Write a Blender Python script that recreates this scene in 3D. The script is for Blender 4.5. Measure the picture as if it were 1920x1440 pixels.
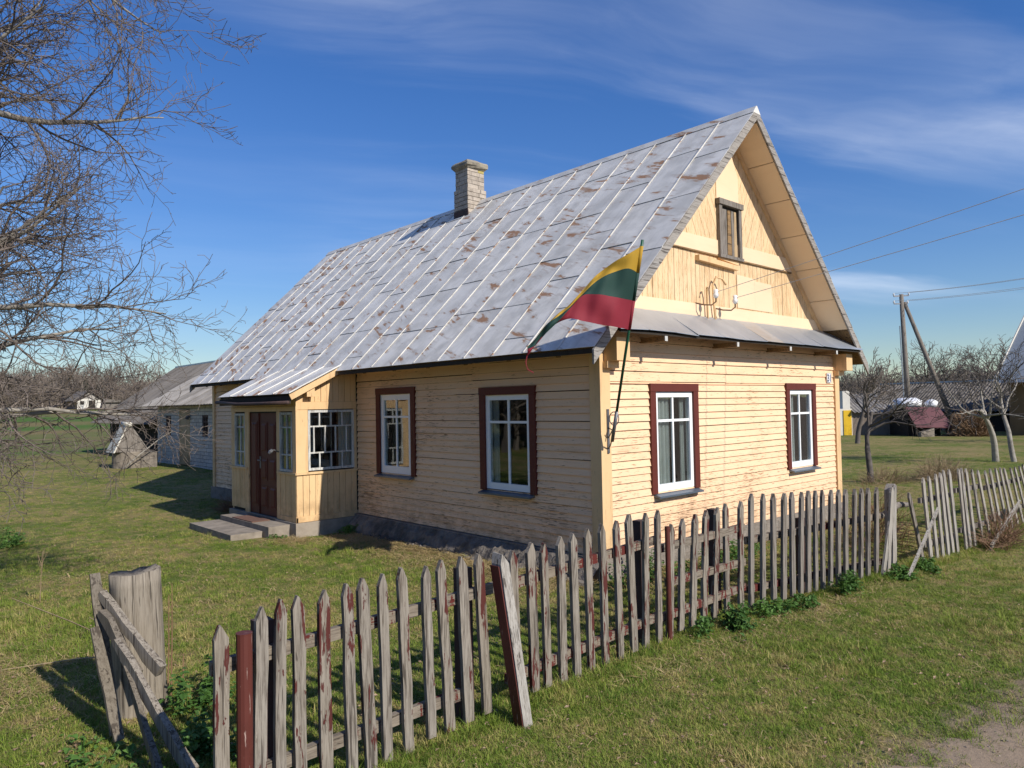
import bpy, math, random
import numpy as np
from mathutils import Vector, Matrix

random.seed(7); np.random.seed(7)
R = math.radians
for o in list(bpy.data.objects): bpy.data.objects.remove(o)
scene = bpy.context.scene
COL = scene.collection

# ------------------------------------------------------------------ camera
CAM = Vector((-7.058, -6.058, 1.928))
cam = bpy.data.objects.new('camera', bpy.data.cameras.new('camera')); COL.objects.link(cam)
yaw, pitch, roll = 0.74198, 0.02956, -0.01840
Fw = Vector((math.sin(yaw)*math.cos(pitch), math.cos(yaw)*math.cos(pitch), math.sin(pitch)))
r0 = Vector((math.cos(yaw), -math.sin(yaw), 0)); u0 = r0.cross(Fw)
r1 = math.cos(roll)*r0 + math.sin(roll)*u0; u1 = -math.sin(roll)*r0 + math.cos(roll)*u0
M = Matrix((r1, u1, -Fw)).transposed().to_4x4(); M.translation = CAM
cam.matrix_world = M
cam.data.sensor_width = 36; cam.data.lens = 25.60; cam.data.clip_start = 0.05; cam.data.clip_end = 3000
scene.camera = cam
scene.render.resolution_x, scene.render.resolution_y = 1024, 768

# ------------------------------------------------------------------ sky, sun, exposure
SUN_EL, SUN_AZ = 34.0, 4.0     # azimuth measured from the gable's outward normal (-Y) towards +X
sdir = Vector((math.sin(R(SUN_AZ))*math.cos(R(SUN_EL)), -math.cos(R(SUN_AZ))*math.cos(R(SUN_EL)), math.sin(R(SUN_EL))))
sun = bpy.data.objects.new('sun', bpy.data.lights.new('sun', 'SUN')); COL.objects.link(sun)
sun.data.energy = 3.6; sun.data.angle = R(0.53); sun.data.color = (1.0, 0.94, 0.84)
sun.rotation_euler = sdir.to_track_quat('Z', 'Y').to_euler()
sun.location = (5, -20, 30)
W = bpy.data.worlds.new('World'); scene.world = W; W.use_nodes = True
scene.view_settings.view_transform = 'Standard'; scene.view_settings.look = 'None'
scene.view_settings.exposure = 0.56; scene.view_settings.gamma = 1.0; scene.view_settings.use_curve_mapping = False

# ------------------------------------------------------------------ node helpers
class G:
    def __init__(s, nt): s.nt = nt
    def n(s, typ, ins=None, out=0, **props):
        nd = s.nt.nodes.new(typ)
        for k, v in props.items(): setattr(nd, k, v)
        for k, v in (ins or {}).items():
            if isinstance(v, bpy.types.NodeSocket): s.nt.links.new(v, nd.inputs[k])
            else: nd.inputs[k].default_value = v
        return nd if out is None else nd.outputs[out]
    def m(s, op, a, b=0.0, c=0.0): return s.n('ShaderNodeMath', {0: a, 1: b, 2: c}, operation=op)
    def mix(s, f, a, b, bt='MIX'):
        nd = s.nt.nodes.new('ShaderNodeMix'); nd.data_type = 'RGBA'; nd.blend_type = bt
        for k, v in ((0, f), (6, a), (7, b)):
            if isinstance(v, bpy.types.NodeSocket): s.nt.links.new(v, nd.inputs[k])
            else: nd.inputs[k].default_value = v if k == 0 else tuple(v) + ((1,) if len(v) == 3 else ())
        return nd.outputs[2]
    def noise(s, vec, scale, detail=4, rough=0.55, dist=0.0):
        return s.n('ShaderNodeTexNoise', {'Vector': vec, 'Scale': scale, 'Detail': detail, 'Roughness': rough, 'Distortion': dist})
    def ramp(s, f, a, b): # smooth 0..1 between a and b
        nd = s.nt.nodes.new('ShaderNodeMapRange'); nd.interpolation_type = 'SMOOTHSTEP'
        for k, v in ((0, f), (1, a), (2, b)):
            if isinstance(v, bpy.types.NodeSocket): s.nt.links.new(v, nd.inputs[k])
            else: nd.inputs[k].default_value = v
        return nd.outputs[0]
    def pos(s): return s.n('ShaderNodeNewGeometry')
    def rnd(s): return s.n('ShaderNodeObjectInfo', out=5 if False else None).outputs['Random']
    def sep(s, v):
        nd = s.n('ShaderNodeSeparateXYZ', {0: v}, out=None); return nd.outputs[0], nd.outputs[1], nd.outputs[2]
    def comb(s, x, y, z): return s.n('ShaderNodeCombineXYZ', {0: x, 1: y, 2: z})
    def bump(s, h, strength=0.3, dist=0.01): return s.n('ShaderNodeBump', {'Height': h, 'Strength': strength, 'Distance': dist})
    def out(s, col, rough=0.7, metal=0.0, normal=None, spec=None, trans=None):
        p = s.nt.nodes.new('ShaderNodeBsdfPrincipled')
        for k, v in (('Base Color', col), ('Roughness', rough), ('Metallic', metal), ('Normal', normal), ('Specular IOR Level', spec)):
            if v is None: continue
            if isinstance(v, bpy.types.NodeSocket): s.nt.links.new(v, p.inputs[k])
            else: p.inputs[k].default_value = (tuple(v) + (1,)) if k == 'Base Color' else v
        sh = p.outputs[0]
        if trans is not None:
            t = s.nt.nodes.new('ShaderNodeBsdfTranslucent')
            if isinstance(col, bpy.types.NodeSocket): s.nt.links.new(col, t.inputs[0])
            else: t.inputs[0].default_value = tuple(col) + (1,)
            mx = s.nt.nodes.new('ShaderNodeMixShader'); mx.inputs[0].default_value = trans
            s.nt.links.new(sh, mx.inputs[1]); s.nt.links.new(t.outputs[0], mx.inputs[2]); sh = mx.outputs[0]
        o = s.nt.nodes.new('ShaderNodeOutputMaterial'); s.nt.links.new(sh, o.inputs[0])

def material(name):
    m = bpy.data.materials.new(name); m.use_nodes = True; m.node_tree.nodes.clear()
    return m, G(m.node_tree)

# world: physical sky with thin cirrus
CLOUD_SEED = 9.7
g = G(W.node_tree); W.node_tree.nodes.clear()
sky = g.n('ShaderNodeTexSky', sky_type='NISHITA', sun_disc=False, sun_elevation=R(SUN_EL), sun_rotation=R(180 - SUN_AZ),
          air_density=1.0, dust_density=0.05, ozone_density=3.4, altitude=100)
dirv = g.n('ShaderNodeTexCoord', out=None).outputs['Generated']
dx, dy, dz = g.sep(dirv)
k = g.m('ADD', g.m('MAXIMUM', dz, 0.0), 0.10)
px_, py_ = g.m('DIVIDE', dx, k), g.m('DIVIDE', dy, k)
ca, sa = math.cos(R(-28)), math.sin(R(-28))
qx = g.m('ADD', g.m('MULTIPLY', px_, ca), g.m('MULTIPLY', py_, sa)); qy = g.m('SUBTRACT', g.m('MULTIPLY', py_, ca), g.m('MULTIPLY', px_, sa))
n0 = g.n('ShaderNodeTexNoise', {'Vector': g.comb(px_, py_, 4.4), 'Scale': 0.9, 'Detail': 3}, out=1)
wv = g.n('ShaderNodeVectorMath', {0: n0, 3: 0.55}, operation='SCALE')
n1 = g.noise(g.n('ShaderNodeVectorMath', {0: g.comb(g.m('MULTIPLY', qx, 0.30), g.m('MULTIPLY', qy, 1.5), 3.1), 1: wv}, operation='ADD'), 0.85, 8, 0.55, 0.3)
n2 = g.noise(g.comb(px_, py_, CLOUD_SEED), 0.30, 2, 0.5)
cl = g.m('MULTIPLY', g.ramp(n1, 0.42, 0.74), g.m('ADD', 0.08, g.ramp(n2, 0.44, 0.62)))
cl = g.m('MULTIPLY', cl, g.m('ADD', 0.12, g.m('MULTIPLY', g.ramp(dz, 0.05, 0.30), 0.62)))
hs = g.n('ShaderNodeHueSaturation', {'Hue': 0.513, 'Saturation': 1.27, 'Value': 1.0, 'Color': sky})
lum = g.n('ShaderNodeRGBToBW', {0: hs})
hs = g.n('ShaderNodeVectorMath', {0: hs, 3: g.m('DIVIDE', 0.84, g.m('ADD', 1.0, g.m('MULTIPLY', lum, 0.09)))}, operation='SCALE')
skyc = g.mix(cl, hs, (6.6, 6.9, 7.4))
bg = g.n('ShaderNodeBackground', {'Color': skyc, 'Strength': 0.122})
g.nt.links.new(bg, g.n('ShaderNodeOutputWorld', out=None).inputs[0])

# ------------------------------------------------------------------ materials
MAT = {}
def along_coords(g, vertical, sl=1.0, sa=22.0):
    x, y, z = g.sep(g.pos()); a = g.m('ADD', x, y)
    if vertical: return g.comb(g.m('MULTIPLY', a, sa), g.m('MULTIPLY', g.m('SUBTRACT', x, y), 3.0), g.m('MULTIPLY', z, sl))
    return g.comb(g.m('MULTIPLY', a, sl), g.m('MULTIPLY', g.m('SUBTRACT', x, y), 0.02), g.m('MULTIPLY', z, sa))

def painted_wood(name, base, base2, under, wear, vertical=False, dirt=0.5):
    m, g = material(name)
    v = along_coords(g, vertical, 3.2, 48.0); rn = g.rnd()
    x, y, z = g.sep(g.pos())
    fine = g.noise(v, 1.7, 6, 0.65); grain = g.noise(along_coords(g, vertical, 3.0, 90.0), 1.0, 4, 0.6)
    patch = g.noise(g.pos(), 0.9, 4, 0.6)
    low = g.ramp(z, 1.3, 0.15)
    t = g.m('SUBTRACT', wear, g.m('MULTIPLY', g.ramp(patch, 0.42, 0.75), 0.085))
    t = g.m('SUBTRACT', t, g.m('MULTIPLY', low, 0.035)); t = g.m('SUBTRACT', t, g.m('MULTIPLY', rn, 0.035))
    peel = g.ramp(fine, t, g.m('ADD', t, 0.045))
    c = g.mix(g.m('MULTIPLY', g.ramp(patch, 0.3, 0.7), 0.8), base, base2)
    c = g.mix(g.m('MULTIPLY', g.m('ADD', rn, grain), 0.12), c, (base[0]*0.72, base[1]*0.68, base[2]*0.6))
    stain = g.ramp(g.noise(along_coords(g, vertical, 0.9, 6.0), 1.1, 5, 0.6), 0.50, 0.74)
    c = g.mix(g.m('MULTIPLY', stain, dirt), c, (base[0]*0.52, base[1]*0.46, base[2]*0.40))
    splash = g.m('MULTIPLY', g.ramp(z, 0.55, 0.02), g.ramp(g.noise(g.pos(), 5.0, 5, 0.65), 0.36, 0.66))
    c = g.mix(g.m('MULTIPLY', splash, 0.55), c, (base[0]*0.42, base[1]*0.38, base[2]*0.34))
    u = g.mix(grain, under, (under[0]*1.7, under[1]*1.65, under[2]*1.6))
    c = g.mix(g.m('MULTIPLY', peel, 0.88), c, u)
    h = g.m('ADD', g.m('MULTIPLY', peel, -0.6), g.m('MULTIPLY', grain, 0.35))
    g.out(c, g.m('ADD', 0.55, g.m('MULTIPLY', peel, 0.3)), normal=g.bump(h, 0.5, 0.006), spec=0.3)
    MAT[name] = m

YEL, YEL2 = (0.86, 0.60, 0.385), (0.84, 0.55, 0.335)
painted_wood('yellow_siding', YEL, YEL2, (0.17, 0.105, 0.06), 0.64, False, 0.30)
painted_wood('yellow_boards', (0.76, 0.53, 0.29), (0.71, 0.45, 0.23), (0.20, 0.13, 0.08), 0.675, True)
painted_wood('gable_boards', (0.77, 0.57, 0.35), (0.70, 0.48, 0.26), (0.34, 0.22, 0.11), 0.58, True, 0.6)
painted_wood('cream_board', (0.80, 0.62, 0.42), (0.78, 0.58, 0.38), (0.5, 0.32, 0.16), 0.80, False, 0.12)
painted_wood('maroon_trim', (0.125, 0.026, 0.017), (0.095, 0.02, 0.014), (0.22, 0.15, 0.12), 0.70, True, 0.3)
painted_wood('door_paint', (0.13, 0.030, 0.020), (0.105, 0.024, 0.016), (0.18, 0.10, 0.065), 0.78, True, 0.3)
painted_wood('old_white', (0.62, 0.62, 0.60), (0.50, 0.50, 0.48), (0.20, 0.18, 0.16), 0.56, True, 0.5)
painted_wood('shed_door', (0.50, 0.36, 0.20), (0.42, 0.30, 0.17), (0.2, 0.14, 0.09), 0.6, True, 0.5)
painted_wood('red_pipe', (0.115, 0.030, 0.023), (0.09, 0.024, 0.018), (0.30, 0.22, 0.19), 0.69, True, 0.4)
painted_wood('yellow_door', (0.75, 0.48, 0.02), (0.68, 0.42, 0.02), (0.3, 0.2, 0.1), 0.75, True, 0.3)

def weathered(name, c1, c2, paint=None, amount=0.6, vertical=True, rough=0.85):
    m, g = material(name); rn = g.rnd()
    oc = g.n('ShaderNodeTexCoord', out=None).outputs['Object']
    p = g.n('ShaderNodeVectorMath', {0: g.pos(), 1: g.comb(g.m('MULTIPLY', rn, 37.0), g.m('MULTIPLY', rn, 11.0), g.m('MULTIPLY', rn, 5.0))}, operation='ADD')
    sc = (60, 60, 3) if vertical else (3, 60, 60)
    mp = g.n('ShaderNodeVectorMath', {0: p, 1: sc}, operation='MULTIPLY')
    grain = g.noise(mp, 1.0, 6, 0.65, 0.6); crack = g.ramp(g.noise(mp, 0.6, 3, 0.5, 1.0), 0.58, 0.63)
    big = g.noise(p, 3.0, 4, 0.6)
    c = g.mix(g.ramp(g.m('ADD', g.m('MULTIPLY', grain, 0.6), g.m('MULTIPLY', g.noise(mp, 2.6, 4, 0.7), 0.4)), 0.34, 0.60), c1, c2)
    c = g.mix(g.m('MULTIPLY', big, 0.55), c, (c1[0]*0.8, c1[1]*0.74, c1[2]*0.62))
    c = g.mix(g.m('MULTIPLY', rn, 0.35), c, (c2[0]*0.75, c2[1]*0.70, c2[2]*0.62))
    c = g.mix(g.m('MULTIPLY', crack, 0.75), c, (0.045, 0.035, 0.028))
    h = g.m('SUBTRACT', g.m('MULTIPLY', grain, 0.6), crack)
    if paint:
        mp2 = g.n('ShaderNodeVectorMath', {0: p, 1: (14, 14, 3.2)}, operation='MULTIPLY')
        pn = g.m('ADD', g.noise(mp2, 1.0, 5, 0.62, 0.4), g.m('MULTIPLY', g.m('SUBTRACT', grain, 0.5), 0.42))
        th = g.m('ADD', amount, g.m('MULTIPLY', g.m('SUBTRACT', rn, 0.5), -0.10))
        pm = g.ramp(pn, th, g.m('ADD', th, 0.02))
        c = g.mix(pm, c, paint); h = g.m('ADD', h, g.m('MULTIPLY', pm, 0.6))
    g.out(c, rough, normal=g.bump(h, 0.6, 0.004), spec=0.2)
    MAT[name] = m
weathered('fence_wood', (0.075, 0.060, 0.049), (0.355, 0.318, 0.272), (0.085, 0.024, 0.020), 0.575)
weathered('fence_rail', (0.10, 0.082, 0.066), (0.31, 0.265, 0.215), (0.105, 0.022, 0.018), 0.56, False)
weathered('grey_wood', (0.10, 0.085, 0.073), (0.30, 0.272, 0.245), None, 0, True)
weathered('silver_wood', (0.19, 0.172, 0.152), (0.44, 0.415, 0.38), None, 0, True)
weathered('post_wood', (0.12, 0.10, 0.08), (0.36, 0.32, 0.265), None, 0, True)
weathered('barge_wood', (0.17, 0.155, 0.145), (0.42, 0.40, 0.38), None, 0, False)
weathered('dark_wood', (0.018, 0.016, 0.014), (0.055, 0.048, 0.042), None, 0, True)
weathered('rotten_wood', (0.07, 0.058, 0.045), (0.24, 0.21, 0.17), None, 0, True)
weathered('beam_wood', (0.16, 0.10, 0.05), (0.34, 0.22, 0.11), None, 0, False)
weathered('pole_wood', (0.13, 0.115, 0.10), (0.30, 0.27, 0.24), None, 0, True)

def roof_metal():
    m, g = material('roof_metal'); rn = g.rnd(); x, y, z = g.sep(g.pos())
    v = g.comb(g.m('MULTIPLY', y, 1.0), g.m('MULTIPLY', z, 1.4), g.m('MULTIPLY', x, 0.15))
    off = g.n('ShaderNodeVectorMath', {0: v, 1: g.comb(g.m('MULTIPLY', rn, 13.0), g.m('MULTIPLY', rn, 7.0), 0.0)}, operation='ADD')
    # flakes: dabs slanting across the sheets
    a = R(24)
    fx = g.m('ADD', g.m('MULTIPLY', y, math.cos(a)), g.m('MULTIPLY', z, math.sin(a)*1.4)); fy = g.m('SUBTRACT', g.m('MULTIPLY', z, 1.4*math.cos(a)), g.m('MULTIPLY', y, math.sin(a)))
    fl = g.noise(g.comb(g.m('MULTIPLY', fx, 1.5), g.m('MULTIPLY', fy, 7.2), g.m('MULTIPLY', rn, 9.0)), 1.0, 6, 0.62, 0.5)
    zone = g.noise(off, 1.5, 3, 0.55)
    th = g.m('SUBTRACT', 0.655, g.m('MULTIPLY', g.ramp(zone, 0.40, 0.64), 0.135))
    rust = g.ramp(fl, th, g.m('ADD', th, 0.075))
    base = g.noise(off, 2.6, 5, 0.6)
    c = g.mix(g.ramp(base, 0.3, 0.7), (0.52, 0.495, 0.445), (0.78, 0.745, 0.68))
    c = g.mix(g.m('MULTIPLY', rn, 0.4), c, (0.60, 0.585, 0.55))
    streak = g.noise(g.comb(g.m('MULTIPLY', y, 16.0), g.m('MULTIPLY', z, 0.9), 0.0), 1.0, 4, 0.6)
    c = g.mix(g.m('MULTIPLY', g.ramp(streak, 0.5, 0.8), 0.35), c, (0.33, 0.325, 0.31))
    halo = g.ramp(fl, g.m('SUBTRACT', th, 0.06), th)
    c = g.mix(g.m('MULTIPLY', halo, 0.35), c, (0.42, 0.36, 0.30))
    rc = g.mix(g.noise(g.pos(), 18, 4, 0.6), (0.18, 0.078, 0.034), (0.42, 0.22, 0.11))
    c = g.mix(g.m('MULTIPLY', rust, 0.92), c, rc)
    h = g.m('ADD', g.m('MULTIPLY', g.noise(off, 2.2, 2, 0.5), 1.0), g.m('MULTIPLY', rust, -0.06))
    g.out(c, g.m('ADD', 0.5, g.m('MULTIPLY', rust, 0.4)), g.m('MULTIPLY', g.m('SUBTRACT', 1.0, rust), 0.08), g.bump(h, 0.35, 0.03))
    MAT['roof_metal'] = m
roof_metal()

def simple(name, c1, c2, scale=6.0, rough=0.7, metal=0.0, bump=0.2, bd=0.01, trans=None, spec=None, detail=5):
    m, g = material(name); rn = g.rnd()
    n = g.noise(g.pos(), scale, detail, 0.6); n2 = g.noise(g.pos(), scale*0.17, 3, 0.6)
    f = g.m('ADD', g.m('MULTIPLY', n, 0.6), g.m('MULTIPLY', g.m('ADD', n2, g.m('MULTIPLY', rn, 0.5)), 0.4))
    f = g.ramp(f, 0.3, 0.8)
    g.out(g.mix(f, c1, c2), rough, metal, g.bump(n, bump, bd), spec, trans)
    MAT[name] = m
simple('galvanised', (0.32, 0.35, 0.39), (0.46, 0.49, 0.53), 2.0, 0.38, 0.55, 0.2, 0.02)
simple('galvanised_rust', (0.34, 0.24, 0.14), (0.42, 0.40, 0.38), 3.0, 0.5, 0.3, 0.2, 0.02)
simple('seam_paint', (0.50, 0.49, 0.47), (0.70, 0.68, 0.65), 5.0, 0.5, 0.0, 0.2)
simple('concrete', (0.12, 0.10, 0.078), (0.33, 0.28, 0.225), 5.0, 0.9, 0, 0.6, 0.03)
simple('dark_concrete', (0.05, 0.043, 0.036), (0.25, 0.215, 0.18), 7.0, 0.95, 0, 0.9, 0.06)
simple('white_pvc', (0.80, 0.81, 0.82), (0.86, 0.86, 0.86), 3.0, 0.35, 0, 0.05, spec=0.5)
simple('sill_metal', (0.10, 0.13, 0.17), (0.15, 0.18, 0.22), 4.0, 0.4, 0.4, 0.1)
simple('chimney_brick', (0.24, 0.20, 0.16), (0.47, 0.405, 0.335), 14.0, 0.9, 0, 0.5, 0.01)
simple('mortar', (0.15, 0.13, 0.11), (0.24, 0.21, 0.18), 14.0, 0.95, 0, 0.5)
simple('chimney_cap', (0.11, 0.095, 0.075), (0.34, 0.30, 0.23), 9.0, 0.95, 0, 0.8, 0.03)
simple('lichen', (0.30, 0.24, 0.05), (0.42, 0.34, 0.12), 18.0, 0.95, 0, 0.6)
simple('white_block', (0.40, 0.375, 0.345), (0.58, 0.55, 0.51), 4.0, 0.9, 0, 0.4)
simple('block_joint', (0.16, 0.16, 0.16), (0.22, 0.22, 0.22), 6.0, 0.95)
simple('asbestos', (0.15, 0.135, 0.12), (0.34, 0.315, 0.285), 1.6, 0.95, 0, 0.6, 0.03)
simple('old_asbestos', (0.075, 0.066, 0.058), (0.19, 0.17, 0.15), 1.3, 0.95, 0, 0.6, 0.03)
simple('dark_post', (0.03, 0.02, 0.018), (0.08, 0.045, 0.04), 9.0, 0.8)
simple('white_cloth', (0.66, 0.66, 0.64), (0.80, 0.80, 0.78), 9.0, 0.9, 0, 0.4, 0.01, 0.35)
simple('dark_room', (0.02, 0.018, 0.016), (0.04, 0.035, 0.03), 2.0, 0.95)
simple('flag_yellow', (0.58, 0.34, 0.03), (0.66, 0.40, 0.05), 3.0, 0.75, 0, 0.1, 0.01, 0.35)
simple('flag_green', (0.014, 0.052, 0.042), (0.022, 0.075, 0.058), 3.0, 0.75, 0, 0.1, 0.01, 0.30)
simple('flag_red', (0.26, 0.018, 0.035), (0.34, 0.03, 0.05), 3.0, 0.75, 0, 0.1, 0.01, 0.30)
simple('green_pole', (0.006, 0.06, 0.03), (0.012, 0.085, 0.045), 6.0, 0.4, 0, 0.1)
simple('iron', (0.10, 0.10, 0.11), (0.25, 0.25, 0.26), 20.0, 0.5, 0.6)
simple('porcelain', (0.80, 0.80, 0.78), (0.85, 0.85, 0.84), 4.0, 0.25)
simple('number_white', (0.80, 0.80, 0.80), (0.84, 0.84, 0.84), 4.0, 0.4)
simple('number_blue', (0.03, 0.05, 0.11), (0.05, 0.07, 0.14), 4.0, 0.4)
simple('wire', (0.42, 0.41, 0.39), (0.55, 0.53, 0.50), 3.0, 0.6)
simple('doormat', (0.10, 0.05, 0.035), (0.16, 0.085, 0.06), 60.0, 0.95, 0, 0.8)
simple('bark', (0.10, 0.085, 0.07), (0.36, 0.33, 0.285), 9.0, 0.9, 0, 0.5, 0.01)
simple('twig', (0.07, 0.05, 0.045), (0.185, 0.15, 0.125), 7.0, 0.8, 0, 0.1)
simple('dark_bark', (0.045, 0.038, 0.034), (0.14, 0.12, 0.105), 8.0, 0.9, 0, 0.4)
simple('far_twig', (0.11, 0.085, 0.07), (0.20, 0.165, 0.135), 0.5, 0.95, 0, 0)
simple('spruce', (0.012, 0.022, 0.010), (0.03, 0.045, 0.02), 3.0, 0.9)
simple('nettle_leaf', (0.035, 0.095, 0.014), (0.11, 0.22, 0.04), 14.0, 0.6, 0, 0.2, 0.005, 0.25)
simple('straw', (0.20, 0.135, 0.075), (0.42, 0.32, 0.19), 9.0, 0.9, 0, 0.1, trans=0.2)
simple('brown_stalk', (0.14, 0.075, 0.04), (0.24, 0.14, 0.08), 9.0, 0.85)
simple('brown_bush', (0.14, 0.085, 0.045), (0.27, 0.17, 0.095), 4.0, 0.9)
simple('dead_leaf', (0.20, 0.12, 0.075), (0.42, 0.29, 0.20), 14.0, 0.85, 0, 0.2, trans=0.2)
simple('cream_metal', (0.52, 0.49, 0.40), (0.66, 0.62, 0.52), 3.0, 0.7)
simple('maroon_sheet', (0.07, 0.018, 0.022), (0.11, 0.03, 0.034), 3.0, 0.5)
simple('white_plaster', (0.56, 0.53, 0.47), (0.70, 0.67, 0.60), 3.0, 0.9)
simple('brown_block', (0.13, 0.105, 0.085), (0.22, 0.18, 0.15), 5.0, 0.95)
simple('grey_sheet_roof', (0.22, 0.25, 0.28), (0.30, 0.33, 0.36), 2.0, 0.5, 0.2)
simple('ochre_wall', (0.12, 0.075, 0.035), (0.20, 0.125, 0.055), 2.0, 0.9)
simple('white_film', (0.72, 0.73, 0.74), (0.82, 0.82, 0.83), 3.0, 0.4, 0, 0.5, 0.05)

def glass():
    m, g = material('window_glass')
    n = g.noise(g.pos(), 1.3, 2, 0.5)
    bmp = g.bump(n, 0.06, 0.05)
    fr = g.m('MULTIPLY', g.m('POWER', g.n('ShaderNodeLayerWeight', {'Blend': 0.5, 'Normal': bmp}, out=1), 4.0), 0.85)
    gl = g.n('ShaderNodeBsdfGlossy', {'Color': (0.95, 0.97, 1, 1), 'Roughness': 0.015, 'Normal': bmp})
    tr = g.n('ShaderNodeBsdfTransparent', {'Color': (0.80, 0.84, 0.83, 1)})
    mx = g.n('ShaderNodeMixShader', {0: g.m('ADD', fr, 0.075), 1: tr, 2: gl})
    g.nt.links.new(mx, g.n('ShaderNodeOutputMaterial', out=None).inputs[0])
    MAT['window_glass'] = m
glass()

def ground_patch(g):
    """lawn patchiness shared by the soil sheet and the blades"""
    p = g.pos()
    a = g.noise(p, 0.5, 3, 0.6, 0.6); b = g.noise(p, 3.4, 5, 0.7, 0.5)
    return g.m('ADD', g.m('MULTIPLY', a, 0.45), g.m('MULTIPLY', b, 0.55))
def lawn_mats():
    m, g = material('lawn_ground')
    f = ground_patch(g); p = g.pos(); fine = g.noise(p, 38, 5, 0.7); mid = g.noise(p, 9, 4, 0.65)
    green = g.mix(mid, (0.065, 0.105, 0.018), (0.15, 0.185, 0.04))
    dry = g.mix(fine, (0.17, 0.13, 0.052), (0.36, 0.28, 0.13))
    x, y, z = g.sep(p)
    far = g.ramp(g.m('ADD', y, g.m('MULTIPLY', x, 0.2)), 34, 48)
    fld = g.noise(g.comb(g.m('MULTIPLY', x, 0.02), g.m('MULTIPLY', y, 0.05), 0.0), 1.0, 3, 0.5)
    c = g.mix(g.ramp(g.m('ADD', f, g.m('MULTIPLY', g.m('SUBTRACT', fine, 0.5), 0.35)), 0.40, 0.60), green, dry)
    fc = g.mix(g.ramp(fld, 0.42, 0.58), (0.075, 0.145, 0.03), (0.20, 0.155, 0.075))
    fc = g.mix(g.m('MULTIPLY', mid, 0.3), fc, (0.10, 0.10, 0.035))
    c = g.mix(far, c, fc)
    ed = g.ramp(g.m('ADD', g.m('ADD', y, g.m('MULTIPLY', g.m('MINIMUM', g.m('MAXIMUM', g.m('ADD', x, 2.4), -1.5), 5.0), 0.13)), g.m('MULTIPLY', g.m('SUBTRACT', mid, 0.5), 0.9)), -3.95, -4.35)
    c = g.mix(ed, c, g.mix(fine, (0.15, 0.11, 0.075), (0.36, 0.275, 0.20)))
    g.out(c, 0.95, normal=g.bump(g.m('ADD', fine, mid), 0.8, 0.03), spec=0.1)
    MAT['lawn_ground'] = m
    for nm, c1, c2, c3, th in (('grass_blade', (0.085, 0.165, 0.020), (0.28, 0.345, 0.055), (0.50, 0.40, 0.16), 0.525), ('straw_blade', (0.32, 0.24, 0.11), (0.54, 0.42, 0.22), (0.36, 0.25, 0.13), 0.6)):
        m, g = material(nm); f = ground_patch(g); rn = g.rnd()
        c = g.mix(rn, c1, c2)
        k = g.m('ADD', f, g.m('MULTIPLY', g.m('SUBTRACT', g.n('ShaderNodeTexWhiteNoise', {'Vector': g.comb(rn, rn, 0.3)}), 0.5), 0.30))
        c = g.mix(g.m('MULTIPLY', g.ramp(k, th - 0.03, th + 0.14), 0.9), c, c3)
        g.out(c, 0.7, spec=0.2, trans=0.25); MAT[nm] = m
    m, g = material('dirt_road'); p = g.pos(); a = g.noise(p, 1.2, 5, 0.6); b = g.noise(p, 26, 5, 0.7)
    c = g.mix(a, (0.24, 0.175, 0.12), (0.43, 0.335, 0.24)); c = g.mix(g.m('MULTIPLY', b, 0.5), c, (0.15, 0.115, 0.085))
    g.out(c, 0.95, normal=g.bump(g.m('ADD', a, g.m('MULTIPLY', b, 0.4)), 0.7, 0.03), spec=0.15); MAT['dirt_road'] = m
lawn_mats()

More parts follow.
